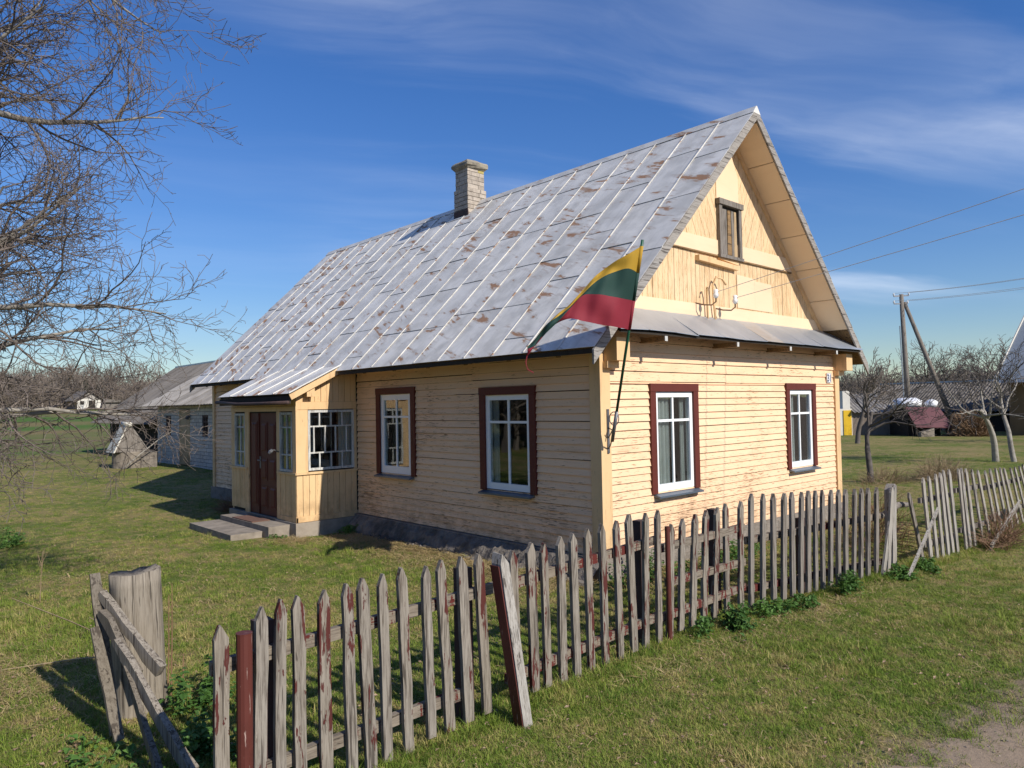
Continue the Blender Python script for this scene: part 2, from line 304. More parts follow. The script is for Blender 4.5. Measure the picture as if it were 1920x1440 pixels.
# ------------------------------------------------------------------ mesh helpers
class MB:
    def __init__(s): s.v = []; s.f = []
    def add(s, vs, fs):
        o = len(s.v); s.v += [tuple(p) for p in vs]; s.f += [tuple(i + o for i in q) for q in fs]; return s
    BF = ((0, 3, 2, 1), (4, 5, 6, 7), (0, 1, 5, 4), (1, 2, 6, 5), (2, 3, 7, 6), (3, 0, 4, 7))
    def box(s, x0, x1, y0, y1, z0, z1):
        x0, x1 = sorted((x0, x1)); y0, y1 = sorted((y0, y1)); z0, z1 = sorted((z0, z1))
        return s.add([(x0, y0, z0), (x1, y0, z0), (x1, y1, z0), (x0, y1, z0), (x0, y0, z1), (x1, y0, z1), (x1, y1, z1), (x0, y1, z1)], s.BF)
    def hexa(s, p8): return s.add(p8, s.BF)
    def beam(s, a, b, w, h, up=(0, 0, 1)):
        a, b = Vector(a), Vector(b); d = (b - a).normalized(); u = Vector(up)
        sd = d.cross(u)
        if sd.length < 1e-4: sd = d.cross(Vector((1, 0, 0)))
        sd.normalize(); u = sd.cross(d).normalized()
        q = [(-w/2, -h/2), (w/2, -h/2), (w/2, h/2), (-w/2, h/2)]
        return s.hexa([a + sd*i + u*j for i, j in q] + [b + sd*i + u*j for i, j in q])
    def tube(s, pts, rad, n=6, caps=True):
        pts = [Vector(p) for p in pts]; base = len(s.v); ref = Vector((0.31, 0.17, 0.93))
        for i, p in enumerate(pts):
            d = (pts[min(i+1, len(pts)-1)] - pts[max(i-1, 0)])
            if d.length < 1e-9: d = Vector((0, 0, 1))
            d.normalize(); a = d.cross(ref)
            if a.length < 0.05: a = d.cross(Vector((1, 0, 0)))
            a.normalize(); b = d.cross(a); r = rad[i] if isinstance(rad, (list, tuple)) else rad
            for k in range(n):
                t = 2*math.pi*k/n; q = p + a*(r*math.cos(t)) + b*(r*math.sin(t)); s.v.append((q.x, q.y, q.z))
        for i in range(len(pts)-1):
            for k in range(n):
                k2 = (k+1) % n
                s.f.append((base+i*n+k, base+i*n+k2, base+(i+1)*n+k2, base+(i+1)*n+k))
        if caps:
            s.f.append(tuple(base+k for k in reversed(range(n)))); e = base+(len(pts)-1)*n
            s.f.append(tuple(e+k for k in range(n)))
        return s
    def prism(s, poly, fn, o0, o1):
        n = len(poly)
        return s.add([fn(p, o0) for p in poly] + [fn(p, o1) for p in poly],
                     [tuple(reversed(range(n))), tuple(range(n, 2*n))] + [(i, (i+1) % n, (i+1) % n + n, i + n) for i in range(n)])
    def mesh(s, name, off=(0, 0, 0), smooth=False):
        me = bpy.data.meshes.new(name); ox, oy, oz = off
        me.from_pydata([(a-ox, b-oy, c-oz) for a, b, c in s.v], [], s.f); me.validate(); me.update()
        import bmesh
        bm = bmesh.new(); bm.from_mesh(me); bmesh.ops.recalc_face_normals(bm, faces=bm.faces); bm.to_mesh(me); bm.free()
        if smooth:
            for p in me.polygons: p.use_smooth = True
        return me

ROOT = {}
def tag(o, label=None, cat=None, group=None, kind=None):
    if label: o['label'] = label
    if cat: o['category'] = cat
    if group: o['group'] = group
    if kind: o['kind'] = kind
    return o
def thing(name, label, cat, loc, group=None):
    o = bpy.data.objects.new(name, None); COL.objects.link(o); o.location = loc; o.empty_display_size = 0.2
    ROOT[o] = Vector(loc); return tag(o, label, cat, group)
def part(name, mb, mat, parent, smooth=False, label=None):
    """mb is in world coordinates"""
    off = ROOT[parent]
    o = bpy.data.objects.new(name, mb.mesh(name, off, smooth)); COL.objects.link(o); o.parent = parent
    o.data.materials.append(MAT[mat]); ROOT[o] = off
    if label: o['label'] = label
    return o
def solo(name, mb, mat, label, cat, group=None, smooth=False, loc=None, kind=None):
    if loc is None:
        a = np.array(mb.v); loc = (float(a[:, 0].mean()), float(a[:, 1].mean()), float(a[:, 2].min()))
    o = bpy.data.objects.new(name, mb.mesh(name, loc, smooth)); COL.objects.link(o); o.location = loc
    o.data.materials.append(MAT[mat]); ROOT[o] = Vector(loc); return tag(o, label, cat, group, kind)
SHARED = {}
def unit_mesh(key, mat):
    k = (key, mat)
    if k not in SHARED:
        b = MB()
        if key == 'box': b.box(-.5, .5, -.5, .5, -.5, .5)
        me = b.mesh(key); me.materials.append(MAT[mat]); SHARED[k] = me
    return SHARED[k]
def inst(name, me, parent, mw):
    """a part that shares mesh data; mw is its world matrix"""
    o = bpy.data.objects.new(name, me); COL.objects.link(o); o.parent = parent
    o.matrix_basis = Matrix.Translation(-ROOT[parent]) @ mw; return o
def frame(o, x, y, z, sx=1, sy=1, sz=1):
    m = Matrix((Vector(x)*sx, Vector(y)*sy, Vector(z)*sz)).transposed().to_4x4(); m.translation = Vector(o); return m
def sm(a, b, x):
    t = min(1, max(0, (x-a)/(b-a))); return t*t*(3-2*t)
def clip(poly, a, b, c):     # keep a*u + b*v <= c
    out = []
    for i in range(len(poly)):
        p, q = poly[i], poly[(i+1) % len(poly)]; dp, dq = a*p[0]+b*p[1]-c, a*q[0]+b*q[1]-c
        if dp <= 0: out.append(p)
        if dp*dq < 0:
            t = dp/(dp-dq); out.append((p[0]+t*(q[0]-p[0]), p[1]+t*(q[1]-p[1])))
    return out
U = random.uniform

# ------------------------------------------------------------------ ground, road
def gz(x, y):
    return (-0.30 - 0.11*sm(2.5, 6, x)*sm(1.0, 2.6, -y) + 3.3*sm(48, 175, y) + 4*sm(75, 240, x)
            + 0.018*math.sin(x*0.9+1.3)*math.sin(y*0.7+.4) + 0.01*math.sin(x*2.3)*math.sin(y*2.1+2))
def axis(c0, near, step, far):
    a = [c0 + i*step for i in range(int(-near/step), int(near/step)+1)]; d = step; l, r = a[0], a[-1]
    while r < far: d *= 1.22; l -= d; r += d; a = [l] + a + [r]
    return a
gx, gy = axis(0, 12, 0.3, 900), axis(2, 12, 0.3, 900)
b = MB(); b.v = [(x, y, gz(x, y)) for y in gy for x in gx]; nx = len(gx)
b.f = [(j*nx+i, j*nx+i+1, (j+1)*nx+i+1, (j+1)*nx+i) for j in range(len(gy)-1) for i in range(nx-1)]
o = bpy.data.objects.new('ground', b.mesh('ground', smooth=True)); COL.objects.link(o); o.data.materials.append(MAT['lawn_ground']); tag(o, 'patchy lawn and fields around the house', kind='structure')
def road_edge(x): return -4.28 - 0.13*max(-1.5, min(5.0, x+2.4)) + 0.10*math.sin(x*1.7) + 0.07*math.sin(x*4.1+1) + 0.05*math.sin(x*9.3) + 0.03*math.sin(x*21+math.sin(x*7)) + 0.02*math.sin(x*47+1)
b = MB(); xs = [-40 + i*0.5 for i in range(60)] + [-10 + i*0.06 for i in range(334)] + [10 + i*1.0 for i in range(60)]
for x in xs:
    for t in (0, .03, .1, .3, .6, 1.0):
        y = road_edge(x) - 3.2*t; b.v.append((x, y, gz(x, y) + 0.012 - (0.02 if t == 0 else 0)))
b.f = [(i*6+j, i*6+j+1, (i+1)*6+j+1, (i+1)*6+j) for i in range(len(xs)-1) for j in range(5)]
o = bpy.data.objects.new('dirt_road', b.mesh('dirt_road', smooth=True)); COL.objects.link(o); o.data.materials.append(MAT['dirt_road']); tag(o, 'trodden dirt road beside the grass verge', kind='structure')

# ------------------------------------------------------------------ the house
HW, HL = 6.86, 13.05            # gable width, length
EX, EZ, RX, RZ = -0.52, 2.61, 3.43, 6.507
RY0, RY1 = -0.40, 13.26
house = thing('wooden_house', 'yellow clapboard house with rusty grey metal roof and enclosed porch', 'house', (3.4, 6.5, -0.3))
def wp(w, a, z, o):             # wall coordinates to world; L long wall (-X), G gable wall (-Y), P porch front, S porch side
    return {'L': (-o, a, z), 'G': (a, -o, z), 'P': (-1.2-o, a, z), 'S': (a, 5.95-o, z), 'B': (3.27-o, a, z)}[w]
def wb(b, w, a0, a1, z0, z1, o0, o1):
    p, q = wp(w, a0, z0, o0), wp(w, a1, z1, o1); return b.box(p[0], q[0], p[1], q[1], p[2], q[2])
def core(b, w, a0, a1, z0, z1, o0, o1, holes):
    As = sorted({a0, a1} | {h[0] for h in holes} | {h[1] for h in holes}); Zs = sorted({z0, z1} | {h[2] for h in holes} | {h[3] for h in holes})
    for i in range(len(As)-1):
        run = None
        for j in range(len(Zs)-1):
            ca_, cz_ = (As[i]+As[i+1])/2, (Zs[j]+Zs[j+1])/2
            solid = not any(h[0] < ca_ < h[1] and h[2] < cz_ < h[3] for h in holes)
            if solid: run = (run[0], Zs[j+1]) if run else (Zs[j], Zs[j+1])
            if (not solid or j == len(Zs)-2) and run: wb(b, w, As[i], As[i+1], run[0], run[1], o0, o1); run = None
    return b
WIN = {'w1': ('L', 4.13, 5.09, 0.79, 2.16), 'w2': ('L', 1.25, 2.21, 0.71, 2.085), 'w3': ('G', 1.11, 2.02, 0.71, 2.08), 'w4': ('G', 4.93, 5.79, 0.77, 2.11)}
holesL = [WIN['w1'][1:], WIN['w2'][1:]]; holesG = [WIN['w3'][1:], WIN['w4'][1:]]
b = MB().box(-0.09, HW+.06, -0.07, HL+.05, -0.7, -0.012)
fo = part('foundation', b, 'dark_concrete', house)
# broken, sloping footing along the long wall, with rubble at its foot
b = MB(); ny = 90; prof = [(-.085, -.02), (-.14, -.07), (-.19, -.12), (-.235, -.19), (-.26, -.27), (-.30, -.40)]
for i in range(ny+1):
    y = -.05+5.93*i/ny; wob = .03*math.sin(y*2.1)+.02*math.sin(y*5.3+1)
    for k_, (x, z) in enumerate(prof):
        a_ = 0 if k_ == 0 else 1
        b.v.append((x+a_*(wob*(k_/5)+U(-.022, .022)), y, z+a_*U(-.022, .022)))
b.f = [(i*6+k_, i*6+k_+1, (i+1)*6+k_+1, (i+1)*6+k_) for i in range(ny) for k_ in range(5)]
part('footing', b, 'dark_concrete', house)
b = MB()
for i in range(90):
    y = U(0.0, 5.7); s_ = U(.025, .08); x = -0.24-abs(random.gauss(0, .07)); n = 6
    pts = [(x+s_*math.cos(k*1.047)*U(.7, 1.1), y+s_*1.5*math.sin(k*1.047)*U(.7, 1.1)) for k in range(n)]; t = gz(x, y)
    b.add([(p[0], p[1], t-.05) for p in pts] + [(p[0]*.8+x*.2, p[1]*.8+y*.2, t+s_*U(.3, .9)) for p in pts], [tuple(range(n, 2*n))] + [(k, (k+1) % n, (k+1) % n+n, k+n) for k in range(n)])
part('footing_rubble', b, 'dark_concrete', house)['kind'] = 'stuff'
lw = part('long_wall', core(MB(), 'L', 0.2, HL-.2, -.01, 3.0, -0.2, 0, holesL), 'dark_room', house)
gw = part('gable_wall', core(MB(), 'G', 0, HW, -.01, 2.9, -0.2, 0, holesG), 'dark_room', house)
b = MB().box(HW-.2, HW, .2, HL-.2, -.01, 3.0)
part('side_wall', b, 'yellow_siding', house)
b = MB().box(0, HW, HL-.2, HL, -.01, 3.0)
b.prism([(0.05, 3.0), (HW-.05, 3.0), (RX, 6.25)], lambda p, o: (p[0], o, p[1]), HL-.16, HL-.04)
part('back_wall', b, 'yellow_siding', house)
part('attic_floor', MB().box(.2, HW-.2, .2, HL-.2, 2.62, 2.68), 'dark_room', house)
part('partition', MB().box(.2, HW-.2, 3.3, 3.4, 0, 2.6).box(3.4, 3.5, .2, 3.3, 0, 2.6), 'dark_room', house)
def siding(w, par, a0, a1, z0, z1, rowh, holes, splits=()):
    z = z0; r = 0
    while z < z1 - .02:
        h = min(rowh*U(.97, 1.03), z1-z); cuts = {a0, a1}
        for hh in holes:
            if hh[2] < z+h and hh[3] > z: cuts |= {hh[0], hh[1]}
        for sa_, sz in splits:
            if z > sz: cuts.add(sa_)
        cuts = sorted(c for c in cuts if a0 <= c <= a1)
        for i in range(len(cuts)-1):
            if cuts[i+1]-cuts[i] > 3.0 and random.random() < .6: cuts.append(U(cuts[i]+.8, cuts[i+1]-.8))
        cuts.sort()
        for i in range(len(cuts)-1):
            p, q = cuts[i], cuts[i+1]; m_ = (p+q)/2; zz = [(z, z+h)]
            for hh in holes:
                if hh[0] < m_ < hh[1] and hh[2] < z+h and hh[3] > z:
                    zz = [(s, e) for s, e in ((z, min(z+h, hh[2])), (max(z, hh[3]), z+h)) if e-s > .012]
            for s, e in zz:
                t0, t1 = U(.027, .034), U(.008, .011); d1, d2 = U(-.006, .006), U(-.006, .006); g_ = U(.002, .005)
                bb = MB(); P = lambda a, zz_, o: wp(w, a, zz_, o)
                bb.hexa([P(p+.001, s+d1, 0.001), P(q-.001, s+d2, 0.001), P(q-.001, s+d2, t0), P(p+.001, s+d1, t0),
                         P(p+.001, e-g_+d1, 0.001), P(q-.001, e-g_+d2, 0.001), P(q-.001, e-g_+d2, t1), P(p+.001, e-g_+d1, t1)])
                part('siding_board', bb, 'yellow_siding', par)
        z += h; r += 1
siding('L', lw, 0.13, HL-.12, 0.0, 2.42, 0.1, holesL + [(5.9, 8.86, -1, 2.5)])
siding('L', lw, 0.13, HL-.12, 2.42, 3.0, 0.145, [(5.9, 8.86, 2.3, 2.66)])
siding('G', gw, 0.15, HW-.15, -0.02, 2.22, 0.1, holesG, [(4.83, 0.7)])
siding('G', gw, 0.15, HW-.15, 2.22, 2.9, 0.135, [], [(2.93, 2.2)])
# corner boards
for nm, bb in (('corner_board', MB().box(-.052, -.0, -.054, .125, -.03, 2.98)), ('corner_board', MB().box(.001, .145, -.052, -.001, -.03, 2.88)),
               ('corner_board', MB().box(HW-.145, HW+.03, -.052, -.001, -.03, 2.88)), ('corner_board', MB().box(-.05, -.001, HL-.115, HL+.02, -.03, 2.98))):
    part(nm, bb, 'yellow_boards', house)
for x0, x1, z0, z1 in ((.03, .29, 2.47, 2.76), (6.73, 6.99, 2.47, 2.78)):
    part('beam_end', MB().box(x0, x1, -.27, -.055, z0, z1), 'yellow_boards', house)
    part('beam_end_block', MB().box(x0-.02, x1-.05, -.13, -.055, z0-.09, z0-.002), 'yellow_boards', house)

def window(w, a0, a1, z0, z1, bar_z, bar_a, label, frm=0.075, tw=0.115):
    t = MB(); e = .004
    wb(t, w, a0-tw, a0+.004, z0-.02, z1+.003, .001, .052); wb(t, w, a1-.004, a1+tw, z0-.02, z1+.003, .001, .054); wb(t, w, a0-tw-.006, a1+tw+.006, z1+.004, z1+tw, .001, .057)
    win = part('window', t, 'maroon_trim', house, label=label)
    f = MB(); wb(f, w, a0+.005, a0+frm, z0, z1, -.05, .022); wb(f, w, a1-frm, a1-.005, z0, z1, -.05, .022); wb(f, w, a0+frm+.001, a1-frm-.001, z1-frm, z1-.002, -.05, .021); wb(f, w, a0+frm+.001, a1-frm-.001, z0, z0+frm*1.25, -.05, .021)
    part('window_frame', f, 'white_pvc', win)
    ia0, ia1, iz0, iz1 = a0+frm, a1-frm, z0+frm*1.25, z1-frm
    f = MB(); wb(f, w, bar_a-.017, bar_a+.017, iz0, iz1, -.012, .012); part('muntin', f, 'white_pvc', win)
    f = MB(); wb(f, w, ia0, bar_a-.018, bar_z-.017, bar_z+.017, -.012, .0115); wb(f, w, bar_a+.018, ia1, bar_z-.017, bar_z+.017, -.012, .0115); part('muntin', f, 'white_pvc', win)
    for p, q in ((ia0, bar_a), (bar_a, ia1)):
        for s, e in ((iz0, bar_z), (bar_z, iz1)):
            f = MB(); wb(f, w, p+.001, q-.001, s+.001, e-.001, -.006, -.002); part('window_pane', f, 'window_glass', win)
    f = MB(); P = lambda a, z, o: wp(w, a, z, o)
    A0, A1 = a0-tw*.45, a1+tw*.75
    f.hexa([P(A0, z0-.055, .001), P(A1, z0-.055, .001), P(A1, z0-.075, .125), P(A0, z0-.075, .125), P(A0, z0-.021, .001), P(A1, z0-.021, .001), P(A1, z0-.05, .125), P(A0, z0-.05, .125)])
    part('sill', f, 'sill_metal', win)
    return win
window(*WIN['w1'], 1.77, 4.61, 'white window in maroon trim beside the porch', frm=.10)
window(*WIN['w2'], 1.69, 1.72, 'white window in maroon trim between porch and house corner')
window(*WIN['w3'], 1.68, 1.55, 'white window in maroon trim with lace curtain near the flag')
window(*WIN['w4'], 1.70, 5.34, 'white window in maroon trim below the house number')
def curtain(w, a0, a1, z0, z1, o, label, amp=.03, waves=5):
    b = MB(); n = 36
    for j in range(2):
        for i in range(n+1):
            t = i/n; a = a0+(a1-a0)*t; oo = o + amp*math.sin(t*waves*6.283)*(1 if j == 0 else .7) + .01*math.sin(t*31)
            b.v.append(wp(w, a, z0 if j == 0 else z1, oo))
    b.f = [(i, i+1, n+2+i, n+1+i) for i in range(n)]
    solo('curtain', b, 'white_cloth', label, 'curtain', smooth=True)
curtain('G', 1.13, 1.60, .72, 2.07, -.09, 'white lace curtain behind the gable window near the flag')
curtain('G', 1.86, 2.00, .72, 2.07, -.10, 'grey white curtain drawn to the far side of the window near the flag', .02, 3)
curtain('G', 4.95, 5.30, .78, 2.10, -.09, 'white curtain behind the window below the house number')
curtain('L', 2.02, 2.16, .72, 2.08, -.08, 'white curtain strip in the window between porch and house corner', .015, 3)
curtain('S', -.33, -.08, .7, 2.0, -.11, 'thin white curtain in the porch side window', .02, 4)

# roof
sx = Vector((RX-EX, 0, RZ-EZ)); SL = sx.length; SX = sx.normalized(); SLOPE = (RZ-EZ)/(RX-EX)
def roof_side(sign):
    ax = Vector((SX.x*sign, 0, SX.z)); up = Vector((-SX.z*sign, 0, SX.x)); e0 = Vector((EX if sign > 0 else 2*RX-EX, 0, EZ))
    d = MB()
    P = lambda s, y, h: e0 + ax*s + up*h + Vector((0, y, 0))
    d.hexa([P(0.02, RY0+.035, -.045), P(SL-.012, RY0+.035, -.045), P(SL-.012, RY1-.03, -.045), P(0.02, RY1-.03, -.045), P(0.02, RY0+.035, -.012), P(SL-.012, RY0+.035, -.012), P(SL-.012, RY1-.03, -.012), P(0.02, RY1-.03, -.012)])
    deck = part('roof_slope', d, 'beam_wood', house)
    me = unit_mesh('box', 'roof_metal'); ms = unit_mesh('box', 'roof_metal'); nc = 22; cw = (RY1-RY0)/nc
    for c in range(nc):
        y0, y1 = RY0+c*cw, RY0+(c+1)*cw; s = 0.0; first = random.choice((.35, .6, .9, 1.15)); ln = first
        while s < SL-.01:
            e = min(SL-.004, s+ln)
            if SL-e < .3: e = SL-.004
            L_ = e-s; tilt = U(.006, .014)/L_; a2 = (ax - up*tilt).normalized(); u2 = Vector((0, 1, 0)).cross(a2)*-1 if sign > 0 else Vector((0, 1, 0)).cross(a2)
            u2 = up + ax*tilt
            cen = P((s+e)/2, (y0+y1)/2, .004+U(.001, .004))
            yv = Vector((0, 1, U(-.004, .004)))
            inst('roof_sheet', me, deck, frame(cen, a2, yv, u2.normalized(), L_+.03, cw-.004, .005))
            s = e; ln = U(1.05, 1.35)
        if c:
            q = [0, SL*U(.28, .4), SL*U(.6, .72), SL]
            for s0, s1 in zip(q, q[1:]):
                tw = U(-.008, .008); av = (ax*(s1-s0) + Vector((0, tw, 0))).normalized(); sv = Vector((0, 1, 0)) - av*av.y
                inst('roof_seam', ms, deck, frame(P((s0+s1)/2, y0+U(-.008, .008), .015+U(0, .003)), av, sv.normalized(), up, s1-s0-.003, U(.020, .028), .011))
    # eave edge strip
    return deck
deckL = roof_side(1); roof_side(-1)
part('ridge_cap', MB().hexa([(RX-.11, RY0, RZ-.085), (RX+.11, RY0, RZ-.085), (RX+.11, RY1, RZ-.085), (RX-.11, RY1, RZ-.085), (RX-.012, RY0, RZ+.035), (RX+.012, RY0, RZ+.035), (RX+.012, RY1, RZ+.035), (RX-.012, RY1, RZ+.035)]), 'roof_metal', house)
# gable bargeboards and soffits
for sgn in (1, -1):
    X = lambda x: x if sgn > 0 else 2*RX-x
    for yy, lbl in ((RY0+.002, 'f'), (RY1-.03, 'b')):
        segs = 3
        for i in range(segs):
            xa, xb = EX-.03+(RX-EX+.03)*i/segs, EX-.03+(RX-EX+.03)*(i+1)/segs; za, zb = EZ-.03+(RZ-EZ+.03)*i/segs, EZ-.03+(RZ-EZ+.03)*(i+1)/segs
            j = U(-.006, .006)
            bb = MB().prism([(X(xa), za-.175+j), (X(xb), zb-.175+j), (X(xb), zb-.005), (X(xa), za-.005)], lambda p, o: (p[0], o, p[1]), yy, yy+.026+U(0, .004))
            part('bargeboard', bb, 'barge_wood', house)
    n = 6
    for i in range(n):
        ta, tb = .20+.79*i/n+.002, .20+.79*(i+1)/n-.002
        f = lambda t: (X(EX+(RX-EX)*t), EZ+(RZ-EZ)*t-.175)
        a_, c_ = f(ta), f(tb)
        bb = MB().prism([(a_[0], a_[1]), (c_[0], c_[1]), (c_[0], c_[1]+.015), (a_[0], a_[1]+.015)], lambda p, o: (p[0], o, p[1]), RY0+.035, .128)
        part('soffit_panel', bb, 'cream_board', house)
    bb = MB().prism([(X(EX+.7), EZ+.7*SLOPE-.30), (X(RX-.02), RZ-.32), (X(RX-.02), RZ-.178), (X(EX+.7), EZ+.7*SLOPE-.178)], lambda p, o: (p[0], o, p[1]), .085, .127)
    part('gable_trim', bb, 'yellow_boards', house)
# rafter tails under the long eave and eave board
for y in [0.3+i*.93 for i in range(14)]:
    bb = MB().beam((EX+.06, y, EZ-.055), (0.15, y, EZ+.67*SLOPE-.06-.02), .07, .09); part('rafter_tail', bb, 'beam_wood', house)
for ya, yb2 in ((RY0+.04, 5.7), (9.05, RY1-.04)): part('eave_board', MB().box(EX+.005, EX+.03, ya, yb2, EZ-.075, EZ-.02), 'dark_wood', house)
# upper gable, set back a little
GY = 0.13
ug = MB().prism([(0.02, 2.86), (HW-.02, 2.86), (HW-.02, EZ+(.52)*SLOPE-.2), (RX, RZ-.2), (0.02, EZ+.52*SLOPE-.2)], lambda p, o: (p[0], o, p[1]), GY+.022, GY+.09)
ug = part('upper_gable', ug, 'gable_boards', house)
def gable_piece(poly, name='gable_board', mat='gable_boards', t=0.02, y=GY):
    lim = RZ-.19
    poly = clip(poly, -SLOPE, 1, lim-SLOPE*RX); poly = clip(poly, SLOPE, 1, lim+SLOPE*RX) if poly else poly
    if len(poly) < 3: return
    ar = abs(sum(poly[i][0]*poly[(i+1) % len(poly)][1]-poly[(i+1) % len(poly)][0]*poly[i][1] for i in range(len(poly))))/2
    if ar < .002: return
    part(name, MB().prism(poly, lambda p, o: (p[0], o, p[1]), y-t, y+.0215), mat, ug)
x = 0.2
while x < 6.7:
    w_ = U(.105, .15); gable_piece([(x, 3.38), (x+w_-.007, 3.38), (x+w_-.007, 4.25), (x, 4.25)], t=.012+U(0, .005)); x += w_
for sgn in (1, -1):
    for i in range(-4, 26):
        d_ = .125; k_ = 2.0   # boards run down towards the middle
        x0 = RX - sgn*(i*d_ - .55)
        if sgn*(RX-x0) < -1.5: continue
        q = [(x0, 4.43), (x0+sgn*(d_-.005), 4.43), (x0+sgn*(d_-.005)-sgn*2.2/k_, 6.63), (x0-sgn*2.2/k_, 6.63)]
        q = clip(q, sgn, 0, sgn*RX-.001)
        if len(q) >= 3: gable_piece(q, t=.012+U(0, .005))
gable_piece([(.5, 4.235), (RX-.002, 4.225), (RX-.002, 4.46), (.5, 4.45)], 'gable_band', 'cream_board', .034)
gable_piece([(RX+.002, 4.225), (6.5, 4.215), (6.5, 4.445), (RX+.002, 4.46)], 'gable_band', 'cream_board', .032)
gable_piece([(.3, 3.18), (6.6, 3.18), (6.6, 3.42), (.3, 3.41)], 'gable_band', 'cream_board', .030)
gable_piece([(1.5, 4.205), (5.4, 4.19), (5.4, 4.213), (1.5, 4.228)], 'gable_batten', 'beam_wood', .045)
gable_piece([(3.02, 5.1), (3.68, 5.1), (3.68, 5.56), (3.4, 6.1), (3.02, 5.95)], 'plywood_patch', 'cream_board', .026)
gable_piece([(3.57, 3.44), (4.12, 3.44), (4.12, 3.96), (3.57, 3.98)], 'plywood_patch', 'cream_board', .026)
gable_piece([(4.125, 3.44), (4.72, 3.44), (4.68, 3.92), (4.125, 3.93)], 'plywood_patch', 'cream_board', .024)
gable_piece([(2.40, 4.07), (3.52, 4.03), (3.52, 4.10), (2.40, 4.15)], 'shelf_board', 'yellow_boards', .09)
gable_piece([(3.02, 4.17), (3.6, 4.12), (3.62, 4.19), (3.3, 4.195), (3.02, 4.22)], 'ornament_board', 'yellow_boards', .05)
# attic window, boarded
b = MB()
def gb(b, x0, x1, z0, z1, y0, y1): return b.box(x0, x1, GY-y1, GY-y0, z0, z1)
gb(b, 3.02, 3.10, 4.24, 5.03, .02, .075); gb(b, 3.60, 3.68, 4.24, 5.03, .02, .075); gb(b, 2.99, 3.71, 5.031, 5.12, .02, .10); gb(b, 3.0, 3.7, 4.19, 4.239, .02, .09)
aw = part('attic_window', b, 'grey_wood', house)
part('dark_backing', gb(MB(), 3.101, 3.599, 4.24, 5.03, .026, .03), 'dark_wood', aw)
for x0, x1, m_, s_ in ((3.12, 3.27, 'grey_wood', 0), (3.275, 3.40, 'beam_wood', .02), (3.41, 3.47, 'grey_wood', -.01), (3.475, 3.565, 'shed_door', .015)):
    part('pane_board', MB().prism([(x0, 4.245), (x1, 4.245), (x1-s_, 4.98), (x0+s_, 4.98)], lambda p, o: (p[0], o, p[1]), GY-.045-U(0, .008), GY-.031), m_, aw)
# pent roof over the gable wall
PY0, PZ0, PY1, PZ1 = -.44, 2.85, GY-.035, 3.225
pr = part('pent_roof', MB().hexa([(-.06, PY0+.03, PZ0-.045), (7.0, PY0+.03, PZ0-.045), (7.0, PY1, PZ1-.06), (-.06, PY1, PZ1-.06), (-.06, PY0+.03, PZ0-.015), (7.0, PY0+.03, PZ0-.015), (7.0, PY1, PZ1-.03), (-.06, PY1, PZ1-.03)]), 'dark_wood', house)
x = -.10
while x < 7.0:
    w_ = min(U(.5, .72), 7.05-x); q = U(-.012, .012); q2 = U(-.012, .012); rusty = 3.0 < x < 3.6
    part('pent_sheet', MB().hexa([(x, PY0-.01, PZ0+q-.006), (x+w_+.02, PY0-.01, PZ0+q2-.006), (x+w_+.02, PY1, PZ1+.004-.012), (x, PY1, PZ1-.012), (x, PY0-.01, PZ0+q), (x+w_+.02, PY0-.01, PZ0+q2), (x+w_+.02, PY1, PZ1+.004), (x, PY1, PZ1)]), 'galvanised_rust' if rusty else 'galvanised', pr)
    x += w_
for x in (.86, 2.64, 4.26, 5.98): part('beam_end', MB().box(x-.03, x+.03, -.425, -.421, 2.735, 2.80), 'old_white', part('lookout_beam', MB().box(x-.03, x+.03, -.42, .0, 2.735, 2.80), 'beam_wood', house))
# chimney
CX0, CX1, CY0, CY1 = 3.09, 3.57, 6.34, 6.78
ch = part('chimney', MB().box(CX0+.008, CX1-.008, CY0+.008, CY1-.008, 5.6, 7.24), 'mortar', house)
mbk = unit_mesh('box', 'chimney_brick'); mbl = unit_mesh('box', 'lichen'); z = 5.75; c = 0
while z < 7.2:
    ex = .028 if z < 6.72 else 0
    for f, (a0, a1) in (('x0', (CY0, CY1)), ('x1', (CY0, CY1)), ('y0', (CX0, CX1)), ('y1', (CX0, CX1))):
        cuts = [a0-ex, a0+.30, a1+ex] if c % 2 else [a0-ex, a0+.12, a0+.35, a1+ex]
        for p, q in zip(cuts, cuts[1:]):
            m_ = (p+q)/2; th = .06; pr_ = U(-.004, .004)+ex
            lo = {'x0': (CX0+th/2-pr_, m_), 'x1': (CX1-th/2+pr_, m_), 'y0': (m_, CY0+th/2-pr_), 'y1': (m_, CY1-th/2+pr_)}[f]
            sc = (th, q-p-.010, .082) if f[0] == 'x' else (q-p-.010, th, .082)
            if f[0] == 'y': sc = (min(sc[0], q-p-.010), th-.003, .082)
            inst('brick', mbl if (z > 7.1 and f == 'y0' and p > a0) else mbk, ch, frame((lo[0], lo[1], z+.046), (1, 0, 0), (0, 1, 0), (0, 0, 1), *sc))
    z += .094; c += 1
b = MB(); n = 4; lv = [(.0, 7.215), (.03, 7.25), (.065, 7.285), (.07, 7.34), (.045, 7.385), (-.02, 7.42), (-.10, 7.435)]
for e_, zz in lv:
    for sx_, sy_ in ((-1, -1), (0, -1.04), (1, -1), (1.04, 0), (1, 1), (0, 1.04), (-1, 1), (-1.04, 0)):
        b.v.append(((CX0+CX1)/2+sx_*((CX1-CX0)/2+e_)+U(-.012, .012), (CY0+CY1)/2+sy_*((CY1-CY0)/2+e_)+U(-.012, .012), zz+U(-.012, .012)))
for l in range(len(lv)-1): b.f += [(l*8+k_, l*8+(k_+1) % 8, (l+1)*8+(k_+1) % 8, (l+1)*8+k_) for k_ in range(8)]
b.f.append(tuple((len(lv)-1)*8+k_ for k_ in range(8)))
part('chimney_cap', b, 'chimney_cap', ch)
